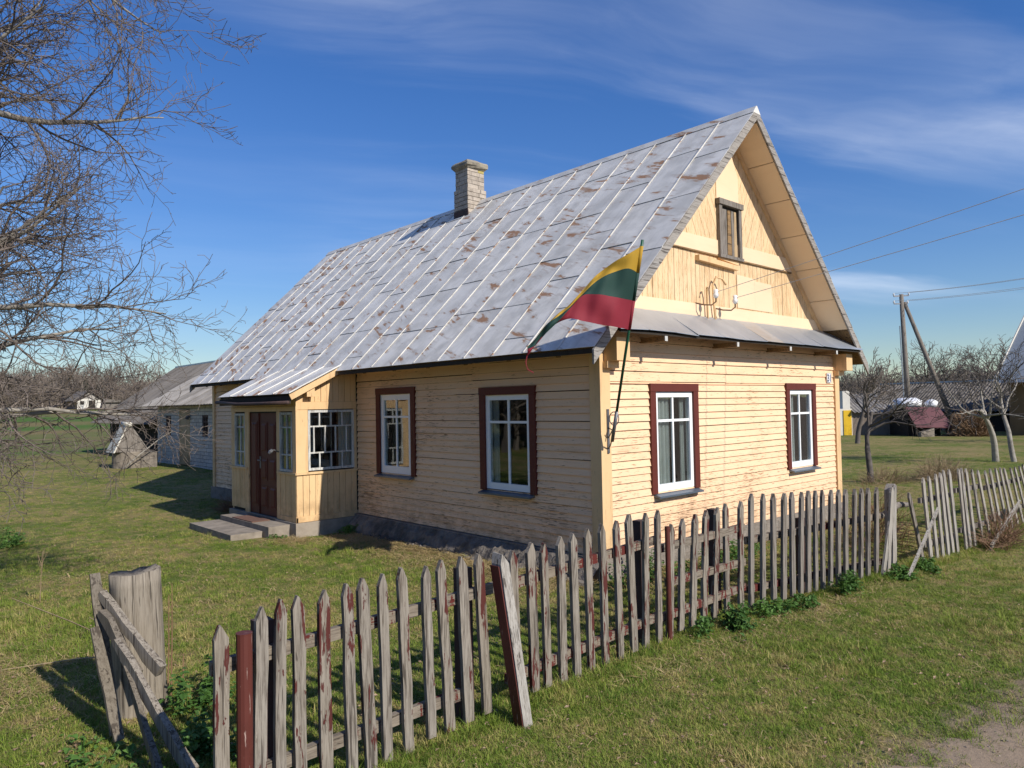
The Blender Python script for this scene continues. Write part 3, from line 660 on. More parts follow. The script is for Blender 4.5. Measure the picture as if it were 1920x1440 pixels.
part('flashing', MB().hexa([(CX0-.035, CY0-.03, 5.9), (CX0+.02, CY0-.03, 6.0), (CX0+.02, CY1+.03, 6.0), (CX0-.035, CY1+.03, 5.9), (CX0-.035, CY0-.03, 6.30), (CX0-.028, CY0-.03, 6.30), (CX0-.028, CY1+.03, 6.30), (CX0-.035, CY1+.03, 6.30)]), 'dark_post', ch)
# house number, lettered like the enamel plate
npl = part('number_plate', MB().box(6.385, 6.565, -.052, -.036, 2.245, 2.425), 'number_white', house)
def digits(txt, x, z, h, y, par):
    cu = bpy.data.curves.new('digits', 'FONT'); cu.body = txt; cu.size = h*1.36; cu.extrude = .002; cu.align_x = 'CENTER'; cu.resolution_u = 3; cu.offset = .004
    t = bpy.data.objects.new('digits', cu); me = bpy.data.meshes.new_from_object(t); bpy.data.objects.remove(t)
    o = bpy.data.objects.new('digits', me); COL.objects.link(o); o.parent = par; me.materials.append(MAT['number_blue'])
    o.matrix_basis = Matrix.Translation(-ROOT[par]) @ frame((x, y, z), (.86, 0, 0), (0, 0, 1), (0, -1, 0)); return o
digits('31', 6.475, 2.268, .140, -.0545, npl)
b = MB(); nf = .004; x0, x1, z0, z1 = 6.389, 6.561, 2.249, 2.421
for q in ((x0, x1, z0, z0+nf), (x0, x1, z1-nf, z1), (x0, x0+nf, z0+nf, z1-nf), (x1-nf, x1, z0+nf, z1-nf)): b.box(q[0], q[1], -.0545, -.0522, q[2], q[3])
part('plate_border', b, 'number_blue', npl)
# service insulators, pipes and bracket on the gable
for x, z in ((2.50, 3.52), (3.04, 3.48)):
    hook = MB().tube([(x-.13, GY-.02, z-.10), (x-.12, -.02, z-.14), (x-.05, -.12, z-.15), (x, -.16, z-.10), (x, -.16, z-.02)], .011, 6)
    hk = part('insulator_hook', hook, 'brown_stalk', house)
    part('insulator', MB().tube([(x, -.16, z-.05), (x, -.16, z-.02), (x, -.16, z+.01), (x, -.16, z+.03), (x, -.16, z+.07), (x, -.16, z+.085)], [.022, .042, .042, .03, .038, .02], 10), 'porcelain', hk, True)
for pts in ([(2.62, .06, 3.0), (2.60, .05, 3.55), (2.57, .03, 3.66), (2.52, .0, 3.66), (2.50, -.01, 3.60)], [(2.86, .06, 2.98), (2.78, .05, 3.45), (2.76, .05, 3.72), (2.83, .03, 3.85), (2.95, .0, 3.83), (3.02, -.02, 3.74)]):
    part('service_pipe', MB().tube(pts, .017, 7), 'yellow_boards', house, True)
b = MB().box(.06, .10, -.066, -.053, 1.30, 1.86)
ring = [(.08+.0, -.085-.075+.075*math.cos(t), 1.74+.085*math.sin(t)) for t in [i*6.283/14 for i in range(15)]]
b.tube(ring, .007, 5); b.tube([(.08, -.07, 1.62), (.06, -.14, 1.60), (.04, -.17, 1.53)], .008, 5); b.tube([(.08, -.066, 1.36), (.04, -.13, 1.42), (-.0, -.18, 1.47)], .009, 5); b.tube([(.08, -.065, 1.5), (.05, -.13, 1.56), (.03, -.18, 1.62)], .008, 5)
part('flag_bracket', b, 'iron', house)

# ------------------------------------------------------------------ porch (part of the house)
PX, PA, PB = -1.2, 5.95, 8.82
DOOR = (6.72, 7.95, -.04, 1.87)
PW1, PW2, PWS = (8.14, 8.64, .80, 1.87), (6.08, 6.58, .82, 1.88), (-1.0, -.08, .84, 1.91)
part('porch_base', MB().box(PX-.06, -.095, PA-.06, PB+.05, -.7, -.06), 'concrete', house)
po = part('porch', core(MB(), 'P', PA+.06, PB-.06, -.05, 2.2, -.06, 0, [DOOR, PW1, PW2]), 'dark_room', house)
core_s = core(MB(), 'S', PX, -.02, -.05, 2.2, -.06, 0, [PWS]); core_s.prism([(PX, 2.2), (-.02, 2.2), (-.02, 2.78), (-.5, 2.58), (PX, 2.24)], lambda p, o: (p[0], o, p[1]), PA, PA+.055)
part('porch_side_wall', core_s, 'dark_room', po); part('porch_side_wall', MB().box(PX, -.02, PB-.06, PB, -.05, 2.2).prism([(PX, 2.2), (-.02, 2.2), (-.02, 2.78), (-.5, 2.58), (PX, 2.24)], lambda p, o: (p[0], o, p[1]), PB-.055, PB), 'yellow_boards', po)
def vboards(w, a0, a1, z0, z1, bw, topf=None):
    n = max(1, round((a1-a0)/bw)); d = (a1-a0)/n
    for i in range(n):
        p, q = a0+i*d+.0035, a0+(i+1)*d-.0035; t = U(.016, .024)
        zt = (topf(p), topf(q)) if topf else (z1, z1)
        P = lambda a, z, o: wp(w, a, z, o)
        part('porch_board', MB().hexa([P(p, z0, .001), P(q, z0, .001), P(q, z0, t), P(p, z0, t), P(p, zt[0], .001), P(q, zt[1], .001), P(q, zt[1], t), P(p, zt[0], t)]), 'yellow_boards', po)
vboards('S', PX-.02, -.025, .045, .775, .117)
vboards('S', PX-.02, -.025, 2.06, 0, .117, lambda a: 2.66-(-.47-a)*.5-.045 if a < -.47 else 2.66+(a+.47)*.35)
vboards('P', PA, DOOR[0]-.05, .03, .775, .105); vboards('P', DOOR[1]+.05, PB, .0, .775, .105); vboards('P', PA, PB, 1.985, 2.17, .105)
b = MB()
def trim(w, a0, a1, z0, z1, o0, o1, mat='yellow_boards', name='porch_trim'):
    part(name, wb(MB(), w, a0, a1, z0, z1, o0, o1), mat, po)
trim('S', PX-.035, -.022, -.055, .044, .001, .03); trim('S', PX-.04, -.02, .776, .815, .001, .05); trim('S', PX-.03, -.02, 1.925, 2.058, .001, .032)
trim('P', PA-.03, DOOR[0]-.055, -.055, .029, .001, .031); trim('P', PA-.045, DOOR[0]-.052, .776, .812, .001, .052); trim('P', DOOR[1]+.052, PB+.02, .776, .812, .001, .052); trim('P', PA-.03, PB, 1.90, 1.983, .001, .034)
trim('S', PX-.03, PWS[0]-.002, .816, 1.923, .001, .024); trim('S', PWS[1]+.002, -.022, .816, 1.923, .001, .024)
trim('P', PA-.022, PW2[0]-.002, .814, 1.898, .001, .023); trim('P', PW2[1]+.002, DOOR[0]-.004, -.05, 1.898, .001, .026); trim('P', DOOR[1]+.004, PW1[0]-.002, -.06, 1.898, .001, .026); trim('P', PW1[1]+.002, PB, .814, 1.898, .001, .024)
part('beam_end', MB().box(-1.08, -.93, PA-.16, PA-.033, 2.15, 2.30), 'yellow_boards', po)
def oldwin(w, rect, cols_rows, rows, label):
    a0, a1, z0, z1 = rect; fr = .042
    f = MB(); wb(f, w, a0, a0+fr, z0, z1, -.03, .03); wb(f, w, a1-fr, a1, z0, z1, -.03, .03); wb(f, w, a0+fr, a1-fr, z0, z0+fr, -.03, .029); wb(f, w, a0+fr, a1-fr, z1-fr, z1, -.03, .029)
    win = part('porch_window', f, 'old_white', house, label=label)
    zs = [z0+fr] + rows + [z1-fr]
    for i in range(len(zs)-1):
        lo, hi = zs[i]+(.013 if i else 0), zs[i+1]-(.013 if i < len(zs)-2 else 0)
        if i: part('muntin', wb(MB(), w, a0+fr, a1-fr, zs[i]-.013, zs[i]+.013, -.02, .018), 'old_white', win)
        cs = [a0+fr] + cols_rows[i] + [a1-fr]
        for j in range(len(cs)-1):
            if j: part('muntin', wb(MB(), w, cs[j]-.012, cs[j]+.012, lo, hi, -.02, .017), 'old_white', win)
            part('window_pane', wb(MB(), w, cs[j]+(.012 if j else 0), cs[j+1]-(.012 if j < len(cs)-2 else 0), lo, hi, -.005, -.002), 'window_glass', win)
oldwin('S', PWS, [[-.77, -.54, -.32], [-.88, -.66, -.45, -.23], [-.77, -.54, -.32]], [1.15, 1.62], 'peeling white porch side window of many small panes')
oldwin('P', PW1, [[8.39]]*3, [1.11, 1.60], 'narrow peeling porch window left of the door from outside')
oldwin('P', PW2, [[6.33]]*3, [1.12, 1.61], 'narrow peeling porch window between door and porch corner')
# door
b = MB(); wb(b, 'P', DOOR[0]+.003, DOOR[1]-.003, DOOR[2], DOOR[3], -.05, -.005)
dr = part('door', b, 'door_paint', house, label='dark maroon double-leaf panelled door')
wb_ = lambda a0, a1, z0, z1, o0, o1: wb(MB(), 'P', a0, a1, z0, z1, o0, o1)
for a0, a1, z0, z1 in ((6.80, 7.07, 1.12, 1.70), (7.17, 7.44, 1.12, 1.70), (6.80, 7.07, .60, 1.02), (7.17, 7.44, .60, 1.02), (6.80, 7.07, .08, .50), (7.17, 7.44, .08, .50), (7.60, 7.88, .1, 1.72)):
    pb = MB(); wb(pb, 'P', a0, a1, z0, z1, -.004, .004); P = lambda a, z, o: wp('P', a, z, o)
    pb.hexa([P(a0+.03, z0+.03, .0041), P(a1-.03, z0+.03, .0041), P(a1-.06, z0+.06, .016), P(a0+.06, z0+.06, .016), P(a0+.03, z1-.03, .0041), P(a1-.03, z1-.03, .0041), P(a1-.06, z1-.06, .016), P(a0+.06, z1-.06, .016)])
    part('door_panel', pb, 'door_paint', dr)
part('door_seam', wb_(7.515, 7.535, DOOR[2], DOOR[3], -.004, .014), 'door_paint', dr)
hb = MB(); wb(hb, 'P', 7.455, 7.49, .82, 1.05, -.004, .008); hb.tube([(-1.2, 7.472, .98), (-1.26, 7.472, .98), (-1.265, 7.42, .978), (-1.26, 7.36, .975)], .010, 6)
part('door_handle', hb, 'iron', dr)
b = MB().tube([(-1.22, 6.63, 1.16), (-1.30, 6.65, 1.20), (-1.36, 6.66, 1.19)], .012, 6).tube([(-1.33, 6.655, 1.20), (-1.37, 6.66, 1.17), (-1.40, 6.665, 1.14)], [.03, .035, .02], 8)
part('porch_lamp', b, 'iron', house)
# porch roof
e0 = Vector((-1.42, 0, 2.20)); t0 = Vector((-.40, 0, 2.715)); ax = (t0-e0).normalized(); ln = (t0-e0).length; up = Vector((-ax.z, 0, ax.x))
P = lambda s, y, h: e0+ax*s+up*h+Vector((0, y, 0)); y0, y1 = 5.76, 9.02
prf = part('porch_roof', MB().hexa([P(.03, y0+.03, -.05), P(ln, y0+.03, -.05), P(ln, y1-.03, -.05), P(.03, y1-.03, -.05), P(.03, y0+.03, -.014), P(ln, y0+.03, -.014), P(ln, y1-.03, -.014), P(.03, y1-.03, -.014)]), 'dark_wood', house)
me = unit_mesh('box', 'roof_metal'); ms = unit_mesh('box', 'seam_paint'); cw = (y1-y0)/5
for c in range(5):
    inst('roof_sheet', me, prf, frame(P(ln/2, y0+(c+.5)*cw, .003+U(0, .004)), ax, (0, 1, U(-.006, .006)), up, ln, cw-.004, .0035))
    inst('roof_seam', ms, prf, frame(P(ln/2, y0+c*cw+(.017 if c == 0 else 0), .02), ax, (0, 1, 0), up, ln-.004, .024, .017))
part('porch_bargeboard', MB().beam(P(-.01, y0+.012, -.062), P(ln-.02, y0+.012, -.062), .024, .10, up), 'yellow_boards', po)
part('porch_fascia', MB().box(-1.40, -1.375, y0+.04, y1-.03, 2.03, 2.165), 'dark_wood', prf)
gut = [(-1.44, y0+.02, 2.05), (-1.44, 6.9, 2.045), (-1.44, 8.0, 2.05), (-1.45, y1, 2.10)]
part('gutter', MB().tube(gut, .035, 8), 'dark_post', prf, True)
# steps and mat
st = thing('entrance_steps', 'low worn concrete steps in front of the maroon door', 'steps', (-1.6, 7.4, -.3))
part('step', MB().box(-2.22, -1.66, 6.35, 8.35, -.55, -.185), 'concrete', st)
part('step', MB().box(-1.655, -1.262, 6.12, 8.3, -.55, -.095), 'concrete', st)
part('threshold', MB().box(-1.26, -1.21, 6.72, 7.95, -.30, -.05), 'concrete', st)
solo('doormat', MB().box(-1.64, -1.30, 6.85, 7.75, -.094, -.078), 'doormat', 'brown doormat lying on the upper concrete step', 'doormat')

# ------------------------------------------------------------------ flag
fl = thing('flag', 'yellow green red striped flag on green pole at the house corner', 'flag', (-.02, -.20, 1.46))
pb_, pt_ = Vector((-.02, -.205, 1.46)), Vector((-.36, -1.0, 3.79))
part('pole', MB().tube([pb_+(pt_-pb_)*.12, pt_], .017, 10), 'green_pole', fl, True)
part('pole_socket', MB().tube([pb_, pb_+(pt_-pb_)*.16], .022, 10), 'iron', fl, True)
pd = (pt_-pb_).normalized()
# cloth columns: four stripe edges, as offsets (right, down, towards viewer) in metres from the top of the hoist
RT, UPV = Vector((.74, -.67, .0)).normalized(), Vector((0, 0, 1)); TOV = Vector((-.67, -.74, 0)).normalized()
cols = [  # r (m to the left), z of edges 0..3 (m below hoist top), depth of edges
 (0.00, (.00, .29, .60, .93), (.0, .0, .0, .0)),
 (0.15, (.095, .255, .59, .92), (.05, .06, .05, .03)),
 (0.33, (.19, .30, .57, .905), (.02, .04, .06, .06)),
 (0.51, (.315, .39, .55, .88), (-.05, -.01, .04, .07)),
 (0.68, (.49, .535, .555, .85), (-.06, -.02, .03, .02)),
 (0.84, (.655, .69, .71, .82), (-.02, .03, .02, -.03)),
 (0.98, (.765, .80, .86, .865), (.02, .05, .06, -.02)),
 (1.12, (.90, .895, .99, .97), (.02, .03, .07, .0)),
 (1.24, (1.05, 1.045, 1.12, 1.12), (.0, .01, .04, .02)),
 (1.33, (1.13, 1.13, 1.16, 1.24), (.0, .01, .03, .02))]
top = pt_ - pd*.07
def cloth(i, e):
    r_, zz, dd = cols[i]
    if i == 0: return top - pd*(zz[e]*1.06)
    hp = (top - pd*(zz[e]*1.06)) - top   # hoist slant fades with distance
    k_ = max(0, 1-r_/.7)*.8
    return top + Vector((hp.x*k_, hp.y*k_, 0)) - RT*r_ - UPV*zz[e] + TOV*dd[e]
def catmull(p0, p1, p2, p3, t):
    return 0.5*((2*p1)+(-p0+p2)*t+(2*p0-5*p1+4*p2-p3)*t*t+(-p0+3*p1-3*p2+p3)*t**3)
def edge(e, s):
    n = len(cols)-1; x = s*n; i = min(int(x), n-1); t = x-i
    return catmull(cloth(max(i-1, 0), e), cloth(i, e), cloth(i+1, e), cloth(min(i+2, n), e), t)
for si, mt in enumerate(('flag_yellow', 'flag_green', 'flag_red')):
    b = MB(); n, m_ = 40, 6
    for i in range(n+1):
        s = i/n; A_, B_ = edge(si, s), edge(si+1, s)
        for j in range(m_+1):
            t = j/m_; rip = (.028*math.sin(s*17+(t+si)*1.6)+.012*math.sin(s*41-(t+si)*2.5)+.008*math.sin(s*9+(t+si)*5))*min(1, s*5)
            q = A_.lerp(B_, t) + TOV*rip; b.v.append(tuple(q))
    b.f = [(i*(m_+1)+j, i*(m_+1)+j+1, (i+1)*(m_+1)+j+1, (i+1)*(m_+1)+j) for i in range(n) for j in range(m_)]
    part('flag_stripe', b, mt, fl, True)
    hb = MB().tube([top-pd*(cols[0][1][si]*1.06), top-pd*(cols[0][1][si+1]*1.06)], .023, 8); part('hoist_sleeve', hb, mt, fl, True)
e_ = edge(3, 1.0); part('ribbon', MB().tube([e_+Vector((0, 0, .03)), e_+Vector((-.02, .01, -.08)), e_+Vector((.0, 0, -.15)), e_+Vector((.06, -.03, -.19))], .006, 5), 'flag_red', fl)

# ------------------------------------------------------------------ fences
def picket(xb, xt, y, zb, zt, w, t, pointed=True, yt=None):
    """weathered board with clipped corners, from foot to tip"""
    b = MB(); lv = 5; yt = y if yt is None else yt; h = zt-zb; tip = .072 if pointed else .012; rows = []
    for i in range(lv+1):
        f = i/lv*(h-tip)/h; x = xb+(xt-xb)*f + (U(-.004, .004) if 0 < i else 0); yy = y+(yt-y)*f; hw = w/2*U(.93, 1.03)
        rows.append([(x-hw, yy-t/2, zb+f*h), (x+hw, yy-t/2, zb+f*h), (x+hw, yy+t/2, zb+f*h), (x-hw, yy+t/2, zb+f*h)])
    o0 = w*U(-.12, .12); tw = w*U(.03, .11)
    rows.append([(xt+o0-tw, yt-t/2, zt+U(-.008, .004)), (xt+o0+tw, yt-t/2, zt+U(-.008, .004)), (xt+o0+tw, yt+t/2, zt), (xt+o0-tw, yt+t/2, zt)] if pointed else
                [(xt-w/2, yt-t/2, zt+U(-.015, 0)), (xt+w/2, yt-t/2, zt), (xt+w/2, yt+t/2, zt), (xt-w/2, yt+t/2, zt+U(-.01, 0))])
    for r_ in rows: b.v += r_
    n = len(rows)
    for i in range(n-1):
        for k_ in range(4): b.f.append((i*4+k_, i*4+(k_+1) % 4, (i+1)*4+(k_+1) % 4, (i+1)*4+k_))
    b.f += [(3, 2, 1, 0), tuple((n-1)*4+k_ for k_ in range(4))]
    return b
def yfen(x): return float(np.interp(x, [-6, -4.4, -1.7, -.2, 2.7], [-2.14, -2.1, -1.95, -1.9, -2.36]))
PK = [(-5.581, .794, 0), (-5.357, .846, -.028), (-5.246, .866, -.016), (-5.136, .862, .003), (-4.981, .867, .013), (-4.818, .872, .02), (-4.707, .885, .043), (-4.58, .891, .034),
      (-4.419, .902, .038), (-4.235, .884, .036), (-4.1, .899, .061), (-3.92, .895, .055), (-3.753, .887, .06), (-3.397, .856, .02), (-3.22, .886, .029), (-3.076, .865, .03), (-2.869, .888, .009),
      (-2.715, .891, .023), (-2.517, .899, .012), (-2.327, .913, .019), (-2.127, .916, .024), (-1.942, .946, .042), (-1.686, .93, -.022), (-1.482, .93, -.022), (-1.256, .772, -.075), (-1.053, .799, -.087),
      (-.842, .82, -.092), (-.625, .833, -.097), (-.43, .842, -.095), (-.231, .856, -.039), (.002, .862, -.051), (.17, .93, -.056), (.36, .915, -.057), (.55, .90, -.058), (.72, .89, -.059), (.885, .885, -.061), (1.03, .88, -.063),
      (1.17, .88, -.065), (1.31, .87, -.067), (1.45, .862, -.069), (1.60, .857, -.075), (1.76, .845, -.08), (1.92, .838, -.085), (2.08, .83, -.09), (2.23, .826, -.09), (2.39, .817, -.095), (2.58, .808, -.10)]
fe = thing('picket_fence', 'long weathered picket fence with flaking red paint in front of the house', 'fence', (-1.5, -2.0, -.3))
for x, zt, dx_ in PK:
    w_ = U(.064, .084) if x < -1.4 else U(.072, .090)
    part('picket', picket(x+dx_, x, yfen(x), gz(x, yfen(x))+U(.005, .05), zt, w_, .032, yt=yfen(x)+U(-.012, .012)), 'fence_wood' if x < .1 else 'grey_wood', fe)
def rail(x0, x1, z0, z1, n):
    pts = [(x0+(x1-x0)*i/n, yfen(x0+(x1-x0)*i/n)+.047, z0+(z1-z0)*i/n+U(-.008, .008)) for i in range(n+1)]
    for p, q in zip(pts, pts[1:]): part('rail', MB().beam(p, q, .042, .075), 'fence_rail', fe)
rail(-5.62, -3.55, .56, .60, 1); rail(-3.54, -1.45, .59, .64, 1); rail(-1.44, .1, .55, .58, 1); rail(.11, 2.70, .42, .44, 2)
rail(-5.62, -3.9, -.06, -.07, 1); rail(-3.45, -1.45, -.08, -.06, 1); rail(-1.44, .1, -.08, -.07, 1); rail(-1.3, .1, .22, .20, 1); rail(.11, 2.70, -.10, -.14, 2)
for x, z in ((-5.30, .74), (-3.80, .78), (-1.60, .84), (-.30, .80), (1.2, .55)):
    part('fence_post', MB().box(x-.05, x+.05, yfen(x)+.075, yfen(x)+.165, -.6, z), 'dark_post', fe)
for x, zt, r_ in ((-5.468, .735, .043), (-1.372, .77, .024)):
    b = MB().tube([(x, yfen(x)-.03, -.6), (x, yfen(x)-.03, zt-.012), (x, yfen(x)-.03, zt)], [r_, r_, r_*1.02], 14)
    part('pipe_post', b, 'red_pipe', fe, label='red painted steel pipe post')
lbm = thing('leaning_beam', 'thick leaning beam with pale weathered face and dark red side against the picket fence', 'board', (-3.6, -2.33, -.3))
part('beam', picket(-3.585, -3.625, -2.33, -.31, .885, .082, .10, True, -2.14), 'silver_wood', lbm)
part('painted_side', MB().hexa([(-3.636, -2.375, -.29), (-3.629, -2.375, -.29), (-3.629, -2.285, -.29), (-3.636, -2.285, -.29), (-3.674, -2.19, .80), (-3.666, -2.19, .80), (-3.666, -2.10, .80), (-3.674, -2.10, .80)]), 'red_pipe', lbm, label='flaking dark red painted side')
# broken panels further along
def panel(label, pairs, y0, y1, zb0, rails):
    cx = sum(p[1] for p in pairs)/len(pairs); t = thing('broken_fence_panel', label, 'fence', (cx, y0, gz(cx, y0)))
    for xt, xb, zt in pairs: part('picket', picket(xb, xt, y0, max(zb0, gz(xb, y0))+U(.0, .05), zt, U(.088, .105), .024, True, y1+U(-.02, .02)), 'silver_wood', t)
    for z in rails:
        f = (z+.3)/1.1; part('rail', MB().beam((pairs[0][1]+(pairs[0][0]-pairs[0][1])*f-.1, y0+(y1-y0)*f+.045, z+.02), (pairs[-1][1]+(pairs[-1][0]-pairs[-1][1])*f+.1, y0+(y1-y0)*f+.045, z-.02), .04, .07), 'grey_wood', t)
panel('weathered grey fence panel with one slanting brace board leaning on it', [(3.92, 3.94, .83), (4.14, 4.19, .84), (4.35, 4.42, .85), (4.60, 4.65, .85), (4.79, 4.85, .87), (4.95, 5.06, .87)], -2.50, -2.44, -.40, (.5, -.1))
panel('short weathered grey fence panel overgrown by dry twigs at its foot', [(5.38, 5.46, .85), (5.62, 5.65, .84), (5.81, 5.89, .82), (6.06, 6.30, .79), (6.35, 6.69, .76)], -2.50, -2.44, -.40, (.5, -.1))
panel('strongly tilted grey fence panel past the dry twigs', [(6.85, 7.15, .71), (7.05, 7.44, .73), (7.37, 7.79, .72), (7.65, 8.09, .70), (7.94, 8.44, .67), (8.28, 8.81, .66), (8.59, 9.14, .65), (8.86, 9.48, .65), (9.10, 9.78, .66), (9.4, 10.1, .66), (9.7, 10.4, .66)], -2.48, -2.42, -.40, (.40, -.1))
for nm, a_, c_, lb in (('leaning_board', (3.87, -2.62, .40), (2.55, -2.68, -.28), 'pale board slanting from the ground against the grey fence panel'), ('leaning_board', (7.80, -2.66, .10), (5.75, -2.74, -.36), 'pale board slanting at the foot of the strongly tilted panel')):
    solo(nm, MB().beam(a_, c_, .03, .115, (0, -.3, 1)), 'silver_wood', lb, 'board')
for xt, xb, zt, lb in ((2.92, 2.50, .82, 'grey picket slanting across the gap post'), (2.80, 2.68, .80, 'grey upright picket in the crossed bundle by the fence gap')):
    solo('gap_picket', picket(xb, xt, -2.40, -.33, zt, .10, .026, True, -2.44), 'silver_wood', lb, 'board')
solo('gap_post', picket(2.88, 2.97, -2.36, -.5, .82, .13, .10, True, -2.36), 'silver_wood', 'thick grey post at the gap behind the crossed pickets', 'post')
solo('gap_picket', picket(3.79, 3.42, -2.46, -.38, .67, .09, .026, True, -2.42), 'grey_wood', 'short dark picket tilting alone in the fence gap', 'board')
solo('broken_rail', MB().tube([(2.62, -2.28, .40), (3.0, -2.27, .42), (3.38, -2.29, .50), (3.75, -2.33, .47)], [.035, .04, .045, .03], 7), 'grey_wood', 'broken round rail spanning the fence gap', 'rail', smooth=True)
# old gate post and collapsed gate at the other end
def lumpy_post(name, cx, cy, w, d, z0, z1, lean, mat, label):
    b = MB(); n, lv = 16, 14
    ph = [U(-.06, .06) for _ in range(n)]
    for l in range(lv+1):
        f = l/lv; z = z0+(z1-z0)*f; tp = 1.0-.10*f+(.05 if f < .2 else 0)
        for k_ in range(n):
            t = 2*math.pi*k_/n; c_, s_ = math.cos(t), math.sin(t); e_ = (abs(c_)**3.2+abs(s_)**3.2)**(-1/3.2)
            rr = tp*(1+ph[k_]+U(-.012, .012)); zz = z+((U(-.022, .022)+.02*math.cos(k_*.39)) if l == lv else 0)
            b.v.append((cx+lean*f+rr*e_*c_*w/2, cy+rr*e_*s_*d/2, zz))
    for l in range(lv): b.f += [(l*n+k_, l*n+(k_+1) % n, (l+1)*n+(k_+1) % n, (l+1)*n+k_) for k_ in range(n)]
    tp = len(b.v); b.v.append((cx+lean, cy, z1-.03)); b.f += [(lv*n+k_, lv*n+(k_+1) % n, tp) for k_ in range(n)]
    return solo(name, b, mat, label, 'post', smooth=True, loc=(cx, cy, gz(cx, cy)))
lumpy_post('gate_post', -5.40, -.10, .36, .25, -.65, .74, -.05, 'post_wood', 'thick cracked grey post beside the collapsed gate')
cg = thing('collapsed_gate', 'collapsed rotten gate boards leaning against the thick cracked post', 'gate', (-5.6, -.6, -.3))
for a_, c_, w_, h_, m_ in (((-5.71, -.05, .76), (-5.68, -.50, -.26), .075, .03, 'rotten_wood'), ((-5.76, -.27, .43), (-5.69, -.62, -.26), .07, .03, 'rotten_wood'), ((-5.68, -.12, .62), (-5.46, -.72, .16), .05, .10, 'post_wood'),
                          ((-5.70, -.22, .52), (-5.60, -.70, .16), .05, .09, 'rotten_wood'), ((-5.67, -.46, .36), (-5.50, -1.38, -.26), .04, .09, 'post_wood'), ((-5.65, -.62, .21), (-5.64, -1.32, -.27), .035, .075, 'rotten_wood'),
                          ((-5.58, -.80, .06), (-5.48, -1.42, -.26), .045, .08, 'post_wood'), ((-5.66, -.02, .62), (-5.57, -.46, .14), .03, .08, 'rotten_wood')):
    a_, c_ = Vector(a_), Vector(c_); b = MB(); n = 5; rows = []
    d = (c_-a_).normalized(); sd = d.cross(Vector((0, 0, 1))).normalized(); u_ = sd.cross(d)
    for i in range(n+1):
        p = a_.lerp(c_, i/n)+u_*U(-.008, .008); ww, hh = w_*U(.8, 1.1), h_*U(.65, 1.1)*(1 if i else .6)
        rows += [tuple(p+sd*s*ww/2+u_*t*hh/2) for s, t in ((-1, -1), (1, -1), (1, 1), (-1, 1))]
    b.v = rows; b.f = [(i*4+k_, i*4+(k_+1) % 4, (i+1)*4+(k_+1) % 4, (i+1)*4+k_) for i in range(n) for k_ in range(4)] + [(3, 2, 1, 0), tuple(n*4+k_ for k_ in range(4))]
    part('gate_board', b, m_, cg)

# ------------------------------------------------------------------ outbuildings to the left
def sheet_mesh(key, w, l, wl, amp, mat):
    k_ = (key, mat)
    if k_ in SHARED: return SHARED[k_]
    b = MB(); n = int(w/wl*6)
    for j in range(2):
        for i in range(n+1): b.v.append((-l/2+j*l, -w/2+w*i/n, amp*math.cos(i/6*6.283)))
    b.f = [(i, i+1, n+2+i, n+1+i) for i in range(n)]
    me = b.mesh(key, smooth=True); me.materials.append(MAT[mat]); SHARED[k_] = me; return me
def corrugated(par, e, r, y0, y1, key, mat, w=1.10, wl=.16, amp=.028, rows=3, jit=.012, name='roof_sheet', axis='y'):
    """e, r: (across, z) of eave and ridge; sheets laid along y (or along x)"""
    A_ = (lambda a, l, z: Vector((a, l, z))) if axis == 'y' else (lambda a, l, z: Vector((l, a, z)))
    v = A_(r[0]-e[0], 0, r[1]-e[1]); L_ = v.length; ax = v.normalized(); al = A_(0, 1, 0); up = ax.cross(al)
    if up.z < 0: up = -up
    sl = L_/rows+.12; me = sheet_mesh(key, w+.08, sl, wl, amp, mat); n = max(1, int((y1-y0)/w))
    w2 = (y1-y0)/n
    for c in range(n):
        for q in range(rows):
            cen = A_(e[0], y0+(c+.5)*w2, e[1])+ax*(L_*(q+.5)/rows)+up*(.03+.014*(q % 2)+U(0, jit))
            inst(name, me, par, frame(cen, (ax-up*.012).normalized(), al, up, 1, w2/w, 1))
sh = thing('brick_shed', 'low shed of white blocks with wavy grey roof behind the house', 'shed', (5.0, 24, -.3))
SH = [(24.55, 25.80, -.4, 2.0), (26.87, 27.57, .88, 1.75), (22.58, 23.2, .94, 1.78)]
swl = part('wall', core(MB(), 'B', 17.5, 28.7, -.6, 2.35, -.2, -.012, SH), 'block_joint', sh)
mw_ = unit_mesh('box', 'white_block'); z = -.36; c = 0
while z < 2.3:
    y = 17.5+(-.21 if c % 2 else 0)
    while y < 28.7:
        p, q = max(y, 17.5), min(y+.42, 28.7); m_ = (p+q)/2
        if q-p > .08 and p > 20.0:
            segs = [(p, q)]
            for h in SH:
                if h[2] < z+.07 < h[3]: segs = [s for p_, q_ in segs for s in ((p_, min(q_, h[0])), (max(p_, h[1]), q_)) if s[1]-s[0] > .05]
            for p_, q_ in segs: inst('block', mw_, swl, frame((3.27+.015-U(0, .006), (p_+q_)/2, z+.07), (1, 0, 0), (0, 1, 0), (0, 0, 1), .05, q_-p_-.03, .122))
        y += .42
    z += .142; c += 1
part('end_wall', MB().box(3.27, 9.3, 28.5, 28.7, -.6, 2.35).prism([(3.3, 2.351), (9.3, 2.351), (6.3, 3.95)], lambda p, o: (p[0], o, p[1]), 28.5, 28.69), 'white_block', sh)
part('back_wall', MB().box(9.1, 9.3, 17.5, 28.5, -.6, 2.35), 'white_block', sh)
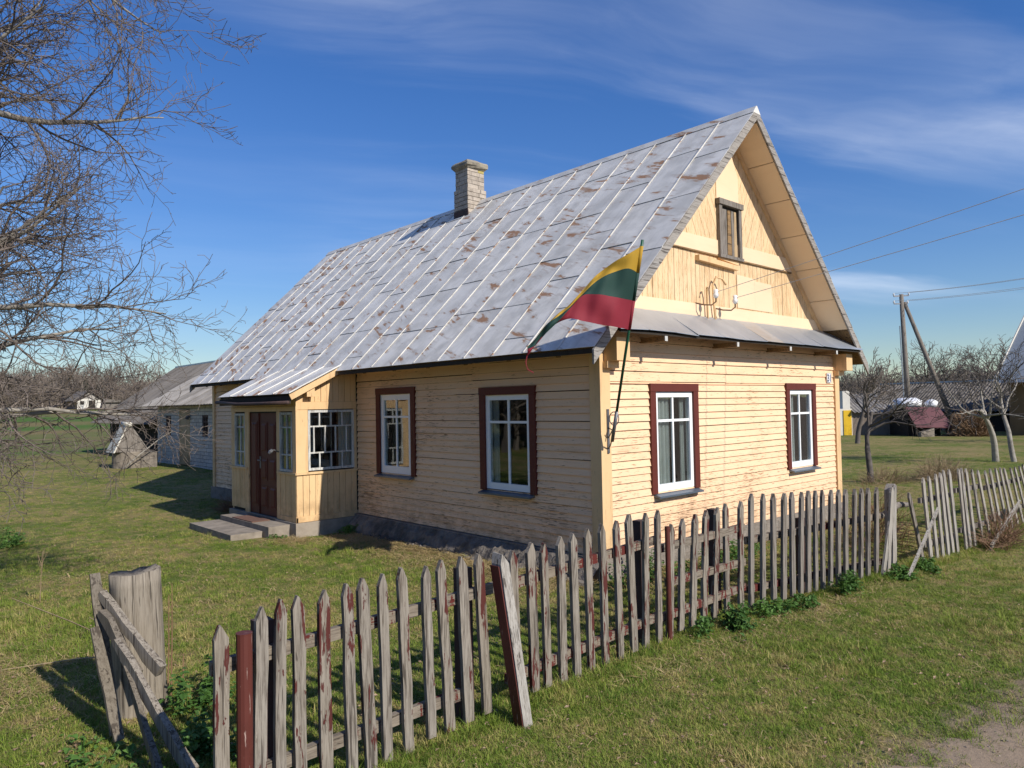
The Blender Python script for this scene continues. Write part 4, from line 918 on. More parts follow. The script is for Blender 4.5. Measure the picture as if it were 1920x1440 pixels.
def deck_slab(par, e, r, y0, y1, mat='dark_wood', name='roof'):
    v = Vector((r[0]-e[0], 0, r[1]-e[1])); up = Vector((-v.z, 0, v.x)).normalized(); up = up if up.z > 0 else -up
    f = lambda a, y, h: Vector((a[0], y, a[1]))+up*h
    return part(name, MB().hexa([f(e, y0, -.07), f(r, y0, -.07), f(r, y1, -.07), f(e, y1, -.07), f(e, y0, -.012), f(r, y0, -.012), f(r, y1, -.012), f(e, y1, -.012)]), mat, par)
rf = deck_slab(sh, (2.9, 2.21), (6.3, 4.15), 17.2, 29.3); corrugated(rf, (2.86, 2.19), (6.3, 4.15), 17.2, 29.3, 'shed_sheet', 'asbestos')
rf = deck_slab(sh, (9.7, 2.21), (6.3, 4.15), 17.2, 29.3); corrugated(rf, (9.72, 2.19), (6.3, 4.15), 17.2, 29.3, 'shed_sheet', 'asbestos')
part('door', wb(MB(), 'B', 24.60, 25.75, -.25, 1.98, -.08, .01), 'shed_door', sh)
part('door_frame', wb(wb(MB(), 'B', 25.752, 25.80, -.3, 2.0, -.1, .02), 'B', 24.552, 24.598, -.3, 2.0, -.1, .02), 'shed_door', sh)
for a0, a1, z0, z1 in SH[1:]:
    f = MB()
    for q in ((a0, a0+.1, z0, z1), (a1-.1, a1, z0, z1), (a0+.1, a1-.1, z0, z0+.08), (a0+.1, a1-.1, z1-.08, z1), ((a0+a1)/2-.03, (a0+a1)/2+.03, z0+.08, z1-.08), (a0+.1, (a0+a1)/2-.03, z0+.55, z0+.60), ((a0+a1)/2+.03, a1-.1, z0+.55, z0+.60)): wb(f, 'B', *q, -.1, -.02)
    wn = part('window', f, 'dark_post', sh); part('window_pane', wb(MB(), 'B', a0+.1, a1-.1, z0+.08, z1-.08, -.085, -.08), 'window_glass', wn)
part('lamp', MB().tube([(3.25, 24.5, 1.72), (3.16, 24.5, 1.72), (3.12, 24.5, 1.62)], [.05, .07, .09], 8), 'iron', sh)
part('vent_pipe', MB().tube([(6.0, 25.5, 3.8), (6.0, 25.5, 5.0)], .09, 8), 'galvanised', sh)
bn = thing('wooden_barn', 'large dark wooden barn with low sweeping grey roof behind the white shed', 'barn', (8, 36, -.3))
part('wall', MB().box(4.2, 4.4, 30, 40.2, -.6, 2.1).box(4.4, 11.6, 40.0, 40.2, -.6, 2.1), 'dark_wood', bn)
part('gable', MB().prism([(4.2, 2.101), (11.8, 2.101), (8, 4.5)], lambda p, o: (p[0], o, p[1]), 40.0, 40.18), 'dark_wood', bn)
for y in np.arange(30.2, 40.2, .32): part('wall_board', MB().box(4.165+U(0, .02), 4.198, y, y+.28, -.5, 1.9), 'dark_wood', bn)
rf = deck_slab(bn, (3.4, 1.42), (8, 4.62), 30.0, 40.8); corrugated(rf, (3.35, 1.38), (8, 4.62), 30.0, 40.8, 'barn_sheet', 'old_asbestos', rows=4)
rf = deck_slab(bn, (12.6, 1.42), (8, 4.62), 30.0, 40.8); corrugated(rf, (12.65, 1.38), (8, 4.62), 30.0, 40.8, 'barn_sheet', 'old_asbestos', rows=4)
part('ridge_cap', MB().box(7.88, 8.12, 30, 40.8, 4.60, 4.70), 'galvanised', bn)
# well housing
we = thing('well', 'small well with cream tent-shaped lid on concrete base', 'well', (1.5, 26.3, -.3))
part('base', MB().tube([(1.45, 26.3, -.5), (1.45, 26.3, .32), (1.45, 26.3, .36)], [.62, .60, .58], 20), 'concrete', we)
part('side_block', MB().box(1.75, 2.35, 25.7, 26.5, -.5, .32), 'dark_concrete', we)
part('lid_panel', MB().hexa([(.75, 25.75, .34), (.79, 25.72, .34), (.79, 26.95, .34), (.75, 26.95, .34), (1.28, 25.85, 1.45), (1.34, 25.85, 1.45), (1.34, 26.85, 1.45), (1.28, 26.85, 1.45)]), 'cream_metal', we)
part('lid_panel', MB().hexa([(2.05, 25.75, .34), (2.09, 25.75, .34), (2.09, 26.95, .34), (2.05, 26.95, .34), (1.36, 25.85, 1.45), (1.41, 25.85, 1.45), (1.41, 26.85, 1.45), (1.36, 26.85, 1.45)]), 'grey_wood', we)
part('lid_gable', MB().prism([(.82, .36), (2.02, .36), (1.40, 1.40), (1.30, 1.40)], lambda p, o: (p[0], o, p[1]), 25.80, 25.83), 'grey_wood', we)
part('ridge_roll', MB().tube([(1.34, 25.75, 1.45), (1.34, 26.95, 1.45)], .10, 10), 'cream_metal', we, True)
solo('fallen_branch', MB().tube([(1.0, 25.4, -.28), (1.6, 25.2, .3), (2.3, 25.0, .9), (2.9, 24.9, 1.25)], [.03, .025, .02, .01], 6), 'bark', 'bare pole of wood propped beside the well', 'branch')
# far house
fh = thing('far_house', 'small distant grey farmhouse below the wooded rise', 'house', (30, 163, 2.3))
zb = gz(30, 163)
part('wall', MB().box(27.2, 31.4, 160, 170, zb-.5, zb+1.9), 'white_plaster', fh); part('gable', MB().prism([(27.2, zb+1.9), (31.4, zb+1.9), (29.3, zb+3.4)], lambda p, o: (p[0], o, p[1]), 160.05, 160.3), 'asbestos', fh)
for s_ in (-1, 1): part('roof', MB().hexa([(29.3+s_*2.9, 159.4, zb+1.45), (29.3, 159.4, zb+3.55), (29.3, 170.5, zb+3.55), (29.3+s_*2.9, 170.5, zb+1.45), (29.3+s_*2.9, 159.4, zb+1.55), (29.3, 159.4, zb+3.65), (29.3, 170.5, zb+3.65), (29.3+s_*2.9, 170.5, zb+1.55)]), 'old_asbestos', fh)
part('porch_opening', MB().box(29.2, 30.4, 159.9, 159.98, zb, zb+1.6), 'dark_wood', fh); part('window', MB().box(27.7, 28.4, 159.93, 159.99, zb+.8, zb+1.5), 'dark_wood', fh)
part('annex', MB().box(31.45, 38, 162, 166, zb-.5, zb+1.2).prism([(31.45, zb+1.2), (38.4, zb+1.2), (38.4, zb+1.35), (31.45, zb+2.0)], lambda p, o: (p[0], o, p[1]), 161.5, 166.5), 'old_asbestos', fh)

# ------------------------------------------------------------------ buildings and pole to the right
yb = thing('yellow_door_shed', 'low block shed with yellow doors and wavy roof beyond the orchard', 'shed', (40, 12.1, -.3))
A0, A1 = Vector((38.5, 13.34, 0)), Vector((41.12, 10.94, 0)); dv = (A1-A0).normalized(); nv = Vector((dv.y, -dv.x, 0)); nv = nv if nv.dot(CAM-A0) > 0 else -nv; LN = (A1-A0).length
def lb(b, s0, s1, t0, t1, z0, z1, o=A0, d=None, n=None):
    d = d or dv; n = n or nv; q = [o+d*s+n*t for s, t in ((s0, t0), (s1, t0), (s1, t1), (s0, t1))]
    return b.hexa([(p.x, p.y, z0) for p in q]+[(p.x, p.y, z1) for p in q])
part('wall', lb(MB(), .5, LN-.5, -3, 0, -.6, 1.2), 'brown_block', yb)
part('end_wall', lb(lb(MB(), -.28, .499, -3.2, .05, -.6, 1.35), -.05, .4, -3.2, .04, 1.351, 2.45), 'white_plaster', yb)
part('end_wall', lb(MB(), LN-.499, LN+.12, -3.2, .05, -.6, 1.55), 'white_plaster', yb)
part('door', lb(MB(), -.05, .44, .051, .10, -.28, 1.25), 'yellow_door', yb); part('door', lb(MB(), LN-.46, LN-.02, .051, .10, -.28, 1.35), 'yellow_door', yb)
rb_ = MB(); nn = 60
for j, (t, z) in enumerate(((.35, 1.12), (-2.2, 2.25))):
    for i in range(nn+1):
        p = A0+dv*(.45+(LN-.9)*i/nn)+nv*t; rb_.v.append((p.x, p.y, z+.04*math.cos(i*1.2)))
rb_.f = [(i, i+1, nn+2+i, nn+1+i) for i in range(nn)]
part('roof', rb_, 'asbestos', yb)
ms_ = thing('maroon_shed', 'low lean-to with dark maroon sheet roof beside the utility pole', 'shed', (39.8, 9.2, -.3))
o_, d_ = Vector((39.2, 9.95, 0)), Vector((40.5, 8.73, 0)); d2 = (d_-o_).normalized(); n2 = Vector((d2.y, -d2.x, 0)); n2 = n2 if n2.dot(CAM-o_) > 0 else -n2
q = [o_+n2*1.0, o_+d2*2.15+n2*1.0, o_+d2*1.9, o_-d2*.1]
part('roof', MB().hexa([(q[0].x, q[0].y, .22), (q[1].x, q[1].y, .16), (q[2].x, q[2].y, 1.32), (q[3].x, q[3].y, 1.36), (q[0].x, q[0].y, .27), (q[1].x, q[1].y, .21), (q[2].x, q[2].y, 1.37), (q[3].x, q[3].y, 1.41)]), 'maroon_sheet', ms_)
part('body', lb(MB(), 0, 1.85, -.6, .12, -.5, 1.2, o_, d2, n2), 'dark_wood', ms_)
part('prop', lb(lb(MB(), .05, .15, .75, .85, -.5, .38, o_, d2, n2), 1.85, 1.95, .75, .85, -.5, .38, o_, d2, n2), 'dark_wood', ms_)
def lump(name, c, r, mat, label, cat, group=None, n=10):
    b = MB(); ph = [[1+U(-.12, .12) for _ in range(n)] for _ in range(n)]
    for i in range(n):
        t = math.pi*(i+.5)/n
        for k_ in range(n):
            p = 6.283*k_/n; q = ph[i][k_]; b.v.append((c[0]+r[0]*q*math.sin(t)*math.cos(p), c[1]+r[1]*q*math.sin(t)*math.sin(p), c[2]+r[2]*q*math.cos(t)))
    b.f = [(i*n+k_, i*n+(k_+1) % n, (i+1)*n+(k_+1) % n, (i+1)*n+k_) for i in range(n-1) for k_ in range(n)] + [tuple(range(n)), tuple((n-1)*n+k_ for k_ in range(n))]
    return solo(name, b, mat, label, cat, group, True)
lump('wrapped_bale', (40.3, 10.25, 1.60), (.95, .8, .36), 'white_film', 'large white film-wrapped heap above the maroon lean-to', 'bale')
lump('wrapped_bale', (41.2, 9.25, 1.55), (.36, .36, .28), 'white_film', 'small white bundle above the maroon lean-to roof', 'bale')
part('heap_base', lb(MB(), 0, 2.3, -2.0, -.62, -.5, 1.30, o_, d2, n2), 'dark_wood', ms_)
solo('concrete_block', MB().hexa([(38.6, 9.0, -.5), (39.2, 8.5, -.5), (39.4, 8.75, -.5), (38.8, 9.25, -.5), (38.6, 9.0, -.05), (39.2, 8.5, .18), (39.4, 8.75, .18), (38.8, 9.25, -.05)]), 'concrete', 'pale concrete block on the lawn in front of the maroon lean-to', 'block')
lbn = thing('long_barn', 'long low barn with ribbed dark roof beyond the utility pole', 'barn', (50, 11, -.3))
B0, B1 = Vector((48.0, 16.6, 0)), Vector((47.4, 5.0, 0)); bd_ = (B1-B0).normalized(); bnv = Vector((bd_.y, -bd_.x, 0)); bnv = bnv if bnv.dot(CAM-B0) > 0 else -bnv; bl = (B1-B0).length
part('wall', lb(MB(), .2, bl-.2, -4.2, -.3, -.6, 1.15, B0, bd_, bnv), 'dark_wood', lbn)
rb_ = MB(); nn = 330
for j, (t, z) in enumerate(((.25, 1.0), (-4.4, 3.02))):
    for i in range(nn+1):
        p = B0+bd_*(bl*i/nn)+bnv*t; rb_.v.append((p.x, p.y, z+.045*math.cos(i*1.05)))
rb_.f = [(i, i+1, nn+2+i, nn+1+i) for i in range(nn)]
part('roof', rb_, 'old_asbestos', lbn)
part('ridge_cap', lb(MB(), 0, bl, -4.55, -4.3, 3.02, 3.12, B0, bd_, bnv), 'galvanised', lbn)
for s_ in (5.8, 6.2, 6.6, 8.2): part('plank', lb(MB(), s_, s_+.22, -.29, -.24, -.5, .95, B0, bd_, bnv), 'grey_wood', lbn)
th_ = thing('tall_roof_house', 'house with steep pale grey sheet roof beyond the orchard trees', 'house', (45, 3.5, -.3))
part('wall', MB().box(42.6, 49.5, .5, 5.6, -.6, 2.75), 'ochre_wall', th_)
part('roof', MB().hexa([(41.9, -.2, 2.7), (41.9, 6.1, 2.72), (45.6, 6.1-.95, 7.0), (45.6, -.2, 7.0), (41.95, -.2, 2.82), (41.95, 6.1, 2.84), (45.65, 6.1-.95, 7.1), (45.65, -.2, 7.1)]), 'grey_sheet_roof', th_)
part('roof', MB().hexa([(49.9, -.2, 2.7), (49.9, 6.1, 2.72), (45.66, 5.15, 7.0), (45.66, -.2, 7.0), (49.85, -.2, 2.82), (49.85, 6.1, 2.84), (45.66, 5.15, 7.1), (45.66, -.2, 7.1)]), 'grey_sheet_roof', th_)
part('verge', MB().beam((41.9, 6.15, 2.76), (45.6, 5.2, 7.05), .06, .16), 'white_plaster', th_)
part('gable', MB().hexa([(42.6, 5.4, 2.76), (49.3, 5.4, 2.76), (49.3, 5.55, 2.76), (42.6, 5.55, 2.76), (45.5, 5.0, 6.7), (45.7, 5.0, 6.7), (45.7, 5.1, 6.7), (45.5, 5.1, 6.7)]), 'ochre_wall', th_)
up_ = thing('utility_pole', 'tall wooden utility pole with slanting strut beyond the orchard', 'pole', (42.5, 10.96, -.35))
part('pole', MB().tube([(42.59, 10.96, -.6), (42.11, 11.04, 8.5)], [.19, .12], 12), 'pole_wood', up_, True)
part('strut', MB().tube([(45.0, 8.9, -.6), (42.22, 10.92, 8.0)], [.17, .11], 12), 'pole_wood', up_, True)
part('crossarm', MB().beam((41.75, 11.36, 8.38), (42.45, 10.72, 8.42), .07, .08).beam((41.75, 11.36, 7.9), (42.4, 10.78, 7.9), .06, .07), 'iron', up_)
part('cable_pipe', MB().tube([(42.33, 11.12, 0), (42.0, 11.15, 6.5)], .035, 6), 'galvanised', up_)
for x, y, z in ((41.75, 11.36, 8.42), (42.45, 10.72, 8.46), (41.75, 11.36, 7.94), (42.4, 10.78, 7.94)):
    part('insulator', MB().tube([(x, y, z), (x, y, z+.06), (x, y, z+.16)], [.05, .06, .04], 8), 'porcelain', up_)
def wire(a_, c_, sag, r_, label, group):
    a_, c_ = Vector(a_), Vector(c_); n = 24
    solo('overhead_wire', MB().tube([a_.lerp(c_, i/n)-Vector((0, 0, sag*4*(i/n)*(1-i/n))) for i in range(n+1)], r_, 4), 'wire', label, 'wire', group, loc=tuple(a_))
wire((2.50, -.16, 3.56), (3.25, -20, 7.9), .25, .005, 'upper service wire running from the gable insulator over the right fence', None)
wire((3.04, -.16, 3.52), (3.6, -20, 7.2), .25, .005, 'lower service wire running from the gable insulator over the right fence', None)
for p, dz_ in (((41.75, 11.36, 8.56), 0), ((42.45, 10.72, 8.6), .1), ((41.75, 11.36, 8.08), -.05), ((42.4, 10.78, 8.08), 0)):
    wire(p, (p[0]-3.0, p[1]-16, p[2]+dz_+.35), .35, .012, 'thin line strung from the '+('upper' if p[2] > 8.3 else 'lower')+' crossarm of the utility pole', 'lines on the '+('upper' if p[2] > 8.3 else 'lower')+' crossarm')

# ------------------------------------------------------------------ trees
def grow(mb, fine, p, d, ln, r_, lvl, P):
    segs, jit, trop = P['segs'][lvl], P['jit'][lvl], P['trop'][lvl]
    pts, rad, dirs = [p.copy()], [r_], [d.copy()]; d = d.copy(); tip = P.get('tip', .0028)
    for i in range(segs):
        d = (d + Vector((random.gauss(0, jit), random.gauss(0, jit), random.gauss(0, jit))) + Vector((0, 0, trop*(1 if lvl else 1)))).normalized()
        p = p + d*(ln/segs)
        if p.z < .2: p.z = .2+U(0, .1)
        pts.append(p.copy()); rad.append(max(tip, r_*(1-(i+1)/segs*P['taper'][lvl]))); dirs.append(d.copy())
    (mb if lvl < P['split'] else fine).tube(pts, rad, P['sides'][lvl], False)
    if lvl+1 >= len(P['segs']): return
    kids = P['kids'][lvl]
    for k_ in range(kids):
        t = P['start'][lvl]+(1-P['start'][lvl])*((k_+U(.1, .9))/kids); x = t*segs; i = min(int(x), segs-1); f = x-i
        q = pts[i].lerp(pts[i+1], f); dd = dirs[min(i+1, segs)]
        ang = U(*P['ang'][lvl]); az = U(0, 6.283); a_ = dd.cross(Vector((U(-1, 1), U(-1, 1), U(-1, 1)))).normalized()
        nd = (dd*math.cos(ang)+(Matrix.Rotation(az, 3, dd) @ a_)*math.sin(ang)).normalized()
        if 'bias' in P and lvl == 0: nd = (nd+P['bias']).normalized()
        rr = max(tip, min(rad[i]*.62, P['rmax'][lvl]))
        grow(mb, fine, q, nd, U(*P['len'][lvl])*(1-.45*t if lvl else 1-.25*t), rr, lvl+1, P)
def tree(name, label, base, height, r_, P, lean=(0, 0), group=None, m1='bark', m2='twig'):
    random.seed(P.get('seed', 1)); mb, fine = MB(), MB()
    grow(mb, fine, Vector(base), Vector((lean[0], lean[1], 1)).normalized(), height, r_, 0, P)
    t = thing(name, label, 'tree', base, group); part('trunk', mb, m1, t, True); part('crown', fine, m2, t, True); return t
BIG = dict(segs=(9, 10, 7, 5, 2), kids=(30, 12, 9, 4), jit=(.07, .12, .18, .22, .3), trop=(.02, -.028, -.02, .0, .03), taper=(.75, .85, .85, .8, .6), sides=(10, 6, 4, 3, 3), start=(.22, .15, .08, .1),
           ang=((.6, 1.3), (.5, 1.0), (.4, 1.0), (.5, 1.2)), len=((2.5, 3.7), (1.0, 1.8), (.4, .9), (.10, .28)), rmax=(.048, .016, .007, .004), split=2, tip=.0030, seed=23, bias=Vector((.12, -.10, .05)))
tree('bare_tree', 'large leafless tree with drooping grey twigs overhanging the lawn', (-7.3, 3.75, -.35), 7.4, .17, BIG, (.0, .0))
FR = dict(segs=(5, 7, 6, 4), kids=(6, 7, 6), jit=(.10, .16, .2, .25), trop=(.05, .05, .04, .05), taper=(.5, .8, .85, .7), sides=(9, 6, 4, 3), start=(.62, .2, .15), ang=((.6, 1.1), (.4, 1.0), (.4, 1.0)),
          len=((1.5, 2.3), (.6, 1.2), (.25, .6)), rmax=(.045, .015, .008), split=2, tip=.005)
def fr(seed, **kw): d = dict(FR); d['seed'] = seed; d.update(kw); return d
tree('fruit_tree', 'dark leafless fruit tree with low fork beside the gable wall', (13.1, 1.85, gz(13.1, 1.85)-.05), 1.7, .085, fr(3, len=((1.5, 2.3), (.7, 1.3), (.3, .6))), (.0, 0), None, 'dark_bark', 'dark_bark')
tree('fruit_tree', 'leafless fruit tree with pale leaning trunk in the orchard', (21.95, 1.2, gz(22, 1.2)-.05), 1.9, .11, fr(5, len=((1.7, 2.6), (.8, 1.5), (.35, .8)), tip=.008), (-.10, .12), None, 'bark', 'dark_bark')
tree('fruit_tree', 'slender upright leafless tree beside the pale leaning trunk', (22.3, .75, gz(22, 1)-.05), 2.6, .09, fr(8, len=((1.5, 2.4), (.8, 1.5), (.35, .8)), tip=.008), (.03, -.06), None, 'bark', 'dark_bark')
BG = lambda s, l=1.0: fr(s, len=((2.2*l, 3.2*l), (1.0*l, 1.7*l), (.5*l, .9*l)), rmax=(.09, .04, .02), tip=.014)
for i, (x, y, h, lb_) in enumerate(((30.5, 9.3, 2.2, 'leafless young tree in front of the yellow door shed'), (58, 14.5, 4.2, 'leafless tree rising behind the long barn ridge'), (57, 10.5, 4.0, 'leafless tree between long barn and steep grey roof'), (49, 22, 3.6, 'leafless tree behind the gable corner thicket'), (34, 2.2, 2.4, 'leafless bushy tree in front of the steep grey roof'), (30, 150, 5.5, 'tall leafless tree standing beyond the wooden barn'), (24, 70, 1.6, 'low leafless shrub tree in the far field'))):
    tree('bare_tree', lb_, (x, y, gz(x, y)-.1), h, .13, BG(20+i, 1.35 if i in (1, 2, 5) else 1.0), (0, 0), None, 'dark_bark', 'far_twig')
# spruce
b = MB(); sp = thing('spruce_tree', 'single dark spruce standing behind the distant farmhouse', 'tree', (34.3, 186.5, gz(34, 186))); z0 = gz(34, 186)
part('trunk', MB().tube([(34.3, 186.5, z0-.3), (34.3, 186.5, z0+7)], [.2, .03], 6), 'dark_bark', sp)
random.seed(4)
for i in range(700):
    t = random.random()**.8; a_ = U(0, 6.283); rr = (1-t)*2.0*U(.3, 1); z = z0+1+t*6.5; x, y = 34.3+rr*math.cos(a_), 186.5+rr*math.sin(a_); s_ = .35
    b.add([(x, y, z), (x+s_*math.cos(a_+.5), y+s_*math.sin(a_+.5), z-.22), (x+s_*math.cos(a_-.5), y+s_*math.sin(a_-.5), z-.22)], [(0, 1, 2)])
part('crown', b, 'spruce', sp)
# brown shaggy bush
def twig_bush(name, c, r, n, mat, label, ln=(.25, .5), rad=.006, cat='bush'):
    b = MB()
    for i in range(n):
        u_ = Vector((random.gauss(0, 1), random.gauss(0, 1), abs(random.gauss(0, 1)))).normalized(); q = Vector(c)+Vector((u_.x*r[0], u_.y*r[1], u_.z*r[2]))*U(.55, 1.0)
        d = (u_+Vector((U(-.8, .8), U(-.8, .8), U(-.4, .8)))).normalized(); l = U(*ln)
        b.tube([q-d*l*.5, q+d*l*.2+Vector((U(-.04, .04), U(-.04, .04), U(-.04, .04))), q+d*l*.5], [rad, rad*.8, rad*.4], 3, False)
    return solo(name, b, mat, label, cat, loc=tuple(c))
random.seed(12)
twig_bush('round_bush', (40.7, 7.2, -.35), (1.15, 1.15, 1.45), 2600, 'brown_bush', 'round brown twiggy bush beside the pole strut', (.3, .6), .016)
twig_bush('dry_bush', (14.9, .7, -.32), (1.3, .7, .55), 700, 'straw', 'tangle of dry pale weeds behind the fence gap', (.3, .7), .004)
twig_bush('dry_bush', (13.3, 1.6, -.32), (.9, .7, .35), 350, 'straw', 'low dry weeds around the foot of the dark fruit tree', (.2, .5), .004)
twig_bush('dry_bush', (4.3, -1.6, -.4), (1.1, .5, .95), 260, 'brown_stalk', 'dry brown weed stalks standing behind the broken fence', (.4, .9), .0035)
twig_bush('dry_bush', (6.3, -2.75, -.42), (.9, .25, .45), 260, 'brown_stalk', 'dry trailing twigs at the foot of the tilted fence panels', (.3, .8), .004)
twig_bush('dry_bush', (1.3, 9.9, -.33), (.0, .0, .0), 1, 'brown_stalk', 'single dry twig under the far eave', (.2, .3), .004) if False else None
twig_bush('dry_bush', (-.62, 10.0, -.32), (.45, .8, .28), 420, 'brown_stalk', 'dry brown brushwood heap beside the porch in the house shadow', (.2, .5), .004)
for x, y, h in ((-5.20, -.02, .80), (-5.17, .0, .88), (-5.12, -.1, .35)):
    solo('dry_stalk', MB().tube([(x, y, -.33), (x+.01, y, -.3+h*.5), (x+.015, y+.01, -.3+h)], [.006, .005, .003], 5), 'brown_stalk', 'thin rust brown stalk standing beside the thick cracked post', 'stalk', 'stalks by the cracked post')
b = MB(); random.seed(5); b.tube([(-5.34, 4.15, -.33), (-5.33, 4.15, .0), (-5.31, 4.14, .22)], [.006, .005, .004], 5)
for i in range(7): q = Vector((-5.325, 4.147, U(.02, .2))); b.tube([q, q+Vector((U(-.07, .07), U(-.05, .05), U(.1, .2)))], [.003, .002], 4)
solo('dry_weed', b, 'straw', 'pale dry branching weed on the lawn near the cracked post', 'weed')
for i, (a_, c_) in enumerate((((-5.75, 3.2, .0), (-5.05, 1.2, -.27)), ((-5.25, 2.2, -.1), (-5.0, 1.1, -.28)), ((-6.1, 1.6, -.26), (-5.0, 1.0, -.22)))):
    solo('straw_stem', MB().tube([a_, tuple((np.array(a_)+np.array(c_))/2+np.array((0, 0, .02))), c_], [.005, .006, .004], 4), 'straw', 'long pale straw stem lying in the grass by the cracked post', 'straw', 'fallen straw stems')

# leafy clumps
def leaf_clump(c, r, h, n, label, group=None, seed=0, size=(.03, .065)):
    random.seed(seed); b = MB(); st_ = MB()
    for i in range(n):
        if i == 0: lobes = [(U(-.9, .9), U(-.9, .9), U(.35, .75), U(.45, 1.1)) for _ in range(7)]
        lx, ly, lr, lh = random.choice(lobes)
        a_ = U(0, 6.283); q = abs(random.gauss(0, .55)); x, y = c[0]+r[0]*(lx+lr*q*math.cos(a_)), c[1]+r[1]*(ly+lr*q*math.sin(a_)); z = gz(x, y)+h*lh*max(.08, 1-q*q*.8)*U(.15, 1.0)
        s_ = U(*size)*U(.5, 1.2); t = U(0, 6.283); d = Vector((math.cos(t), math.sin(t), U(-.5, .35))).normalized(); sd = d.cross(Vector((0, 0, 1))).normalized(); up2 = sd.cross(d)
        p = Vector((x, y, z)); k2 = .42
        b.add([p, p+d*s_*.35+sd*s_*k2+up2*.006, p+d*s_*.75+sd*s_*k2*.75, p+d*s_-up2*s_*.25, p+d*s_*.75-sd*s_*k2*.75, p+d*s_*.35-sd*s_*k2+up2*.006], [(0, 1, 2, 3), (0, 3, 4, 5)])
        if i % 6 == 0: st_.tube([(x*.7+c[0]*.3, y*.7+c[1]*.3, gz(x, y)-.02), p], .003, 3, False)
    t = thing('leafy_plant', label, 'plant', (c[0], c[1], gz(c[0], c[1])), group); part('leaves', b, 'nettle_leaf', t); part('stems', st_, 'nettle_leaf', t)
for i, (c, r_, h, n, lb_) in enumerate((((-.83, -2.15), (.30, .18), .26, 520, 'leafy green clump outside the fence near the red pipe'), ((.05, -2.12), (.28, .16), .18, 360, 'low leafy green clump under the fence before the gable window'), ((.62, -2.22), (.30, .16), .20, 380, 'leafy green clump between two others under the grey pickets'),
        ((1.62, -2.42), (.28, .17), .30, 480, 'dense leafy green clump at the foot of the grey pickets near the gap'), ((2.72, -2.58), (.25, .15), .20, 330, 'leafy green clump under the crossed pickets'), ((3.3, -2.7), (.3, .15), .2, 330, 'leafy green clump under the slanting pale board'),
        ((-5.08, -.30), (.22, .25), .30, 480, 'leafy green clump behind the thick cracked post'), ((-5.30, -1.05), (.20, .30), .22, 420, 'leafy green clump between cracked post and first picket'), ((-.28, 5.70), (.26, .22), .26, 420, 'dark green clump in the corner of porch and wall'),
        ((.2, -.35), (.5, .22), .38, 520, 'tall leafy clump below the gable window behind the fence'), ((1.0, -.75), (.6, .3), .30, 480, 'leafy clump behind the fence beside the gable wall'), ((2.4, -.6), (.6, .3), .3, 420, 'leafy clump by the gable wall below its plain boards'),
        ((-5.2, 8.9), (.35, .4), .34, 420, 'dark green clump on the lawn beneath the large tree'), ((-5.95, -.9), (.35, .6), .10, 260, 'low dark leafy patch outside the collapsed gate'), ((-1.55, 5.98), (.12, .1), .10, 90, 'small green tuft beside the concrete steps'))):
    leaf_clump(c, r_, h, n, lb_, seed=40+i)

# ------------------------------------------------------------------ grass, straw, leaves, far woods
def tuft(name, n, rad, h, wdt, lay, mat, seed):
    random.seed(seed); b = MB()
    for i in range(n):
        a_, q = U(0, 6.283), rad*math.sqrt(random.random()); x, y = q*math.cos(a_), q*math.sin(a_); t = U(0, 6.283); l = h*U(.5, 1.15); ly = U(*lay)
        d = Vector((math.cos(t)*ly, math.sin(t)*ly, 1)).normalized(); sd = Vector((-math.sin(t), math.cos(t), 0))*wdt*U(.7, 1.2); p = Vector((x, y, -.005)); m_ = p+d*l*.55; e_ = m_+(d+Vector((math.cos(t)*.5, math.sin(t)*.5, -.35))).normalized()*l*.5
        b.add([p-sd, p+sd, m_+sd*.7, m_-sd*.7, e_], [(0, 1, 2, 3), (3, 2, 4)])
    me = b.mesh(name); me.materials.append(MAT[mat]); return bpy.data.objects.new(name, me)
def scatter(name, pts, src, label, smin, smax, flat=False):
    me = bpy.data.meshes.new(name); me.from_pydata([tuple(p) for p in pts], [], [])
    n = len(pts); me.attributes.new('rot', 'FLOAT_VECTOR', 'POINT'); me.attributes.new('scl', 'FLOAT', 'POINT')
    rv = np.zeros((n, 3)); rv[:, 2] = np.random.uniform(0, 6.283, n); rv[:, :2] = np.random.normal(0, .12 if not flat else .3, (n, 2)); me.attributes['rot'].data.foreach_set('vector', rv.ravel().astype(np.float32)); me.attributes['scl'].data.foreach_set('value', np.random.uniform(smin, smax, n).astype(np.float32)); me.update()
    o = bpy.data.objects.new(name, me); COL.objects.link(o); tag(o, label, kind='stuff')
    ng = bpy.data.node_groups.new(name, 'GeometryNodeTree'); ng.interface.new_socket('Geometry', in_out='INPUT', socket_type='NodeSocketGeometry'); ng.interface.new_socket('Geometry', in_out='OUTPUT', socket_type='NodeSocketGeometry')
    N = ng.nodes.new; i_, o_ = N('NodeGroupInput'), N('NodeGroupOutput'); iop = N('GeometryNodeInstanceOnPoints'); oi = N('GeometryNodeObjectInfo'); oi.inputs['Object'].default_value = src; oi.inputs['As Instance'].default_value = True
    ra, sc = N('GeometryNodeInputNamedAttribute'), N('GeometryNodeInputNamedAttribute'); ra.data_type = 'FLOAT_VECTOR'; ra.inputs[0].default_value = 'rot'; sc.data_type = 'FLOAT'; sc.inputs[0].default_value = 'scl'
    L = ng.links.new; L(i_.outputs[0], iop.inputs['Points']); L(oi.outputs['Geometry'], iop.inputs['Instance']); L(ra.outputs[0], iop.inputs['Rotation']); L(sc.outputs[0], iop.inputs['Scale']); L(iop.outputs[0], o_.inputs[0])
    md = o.modifiers.new('scatter', 'NODES'); md.node_group = ng; return o
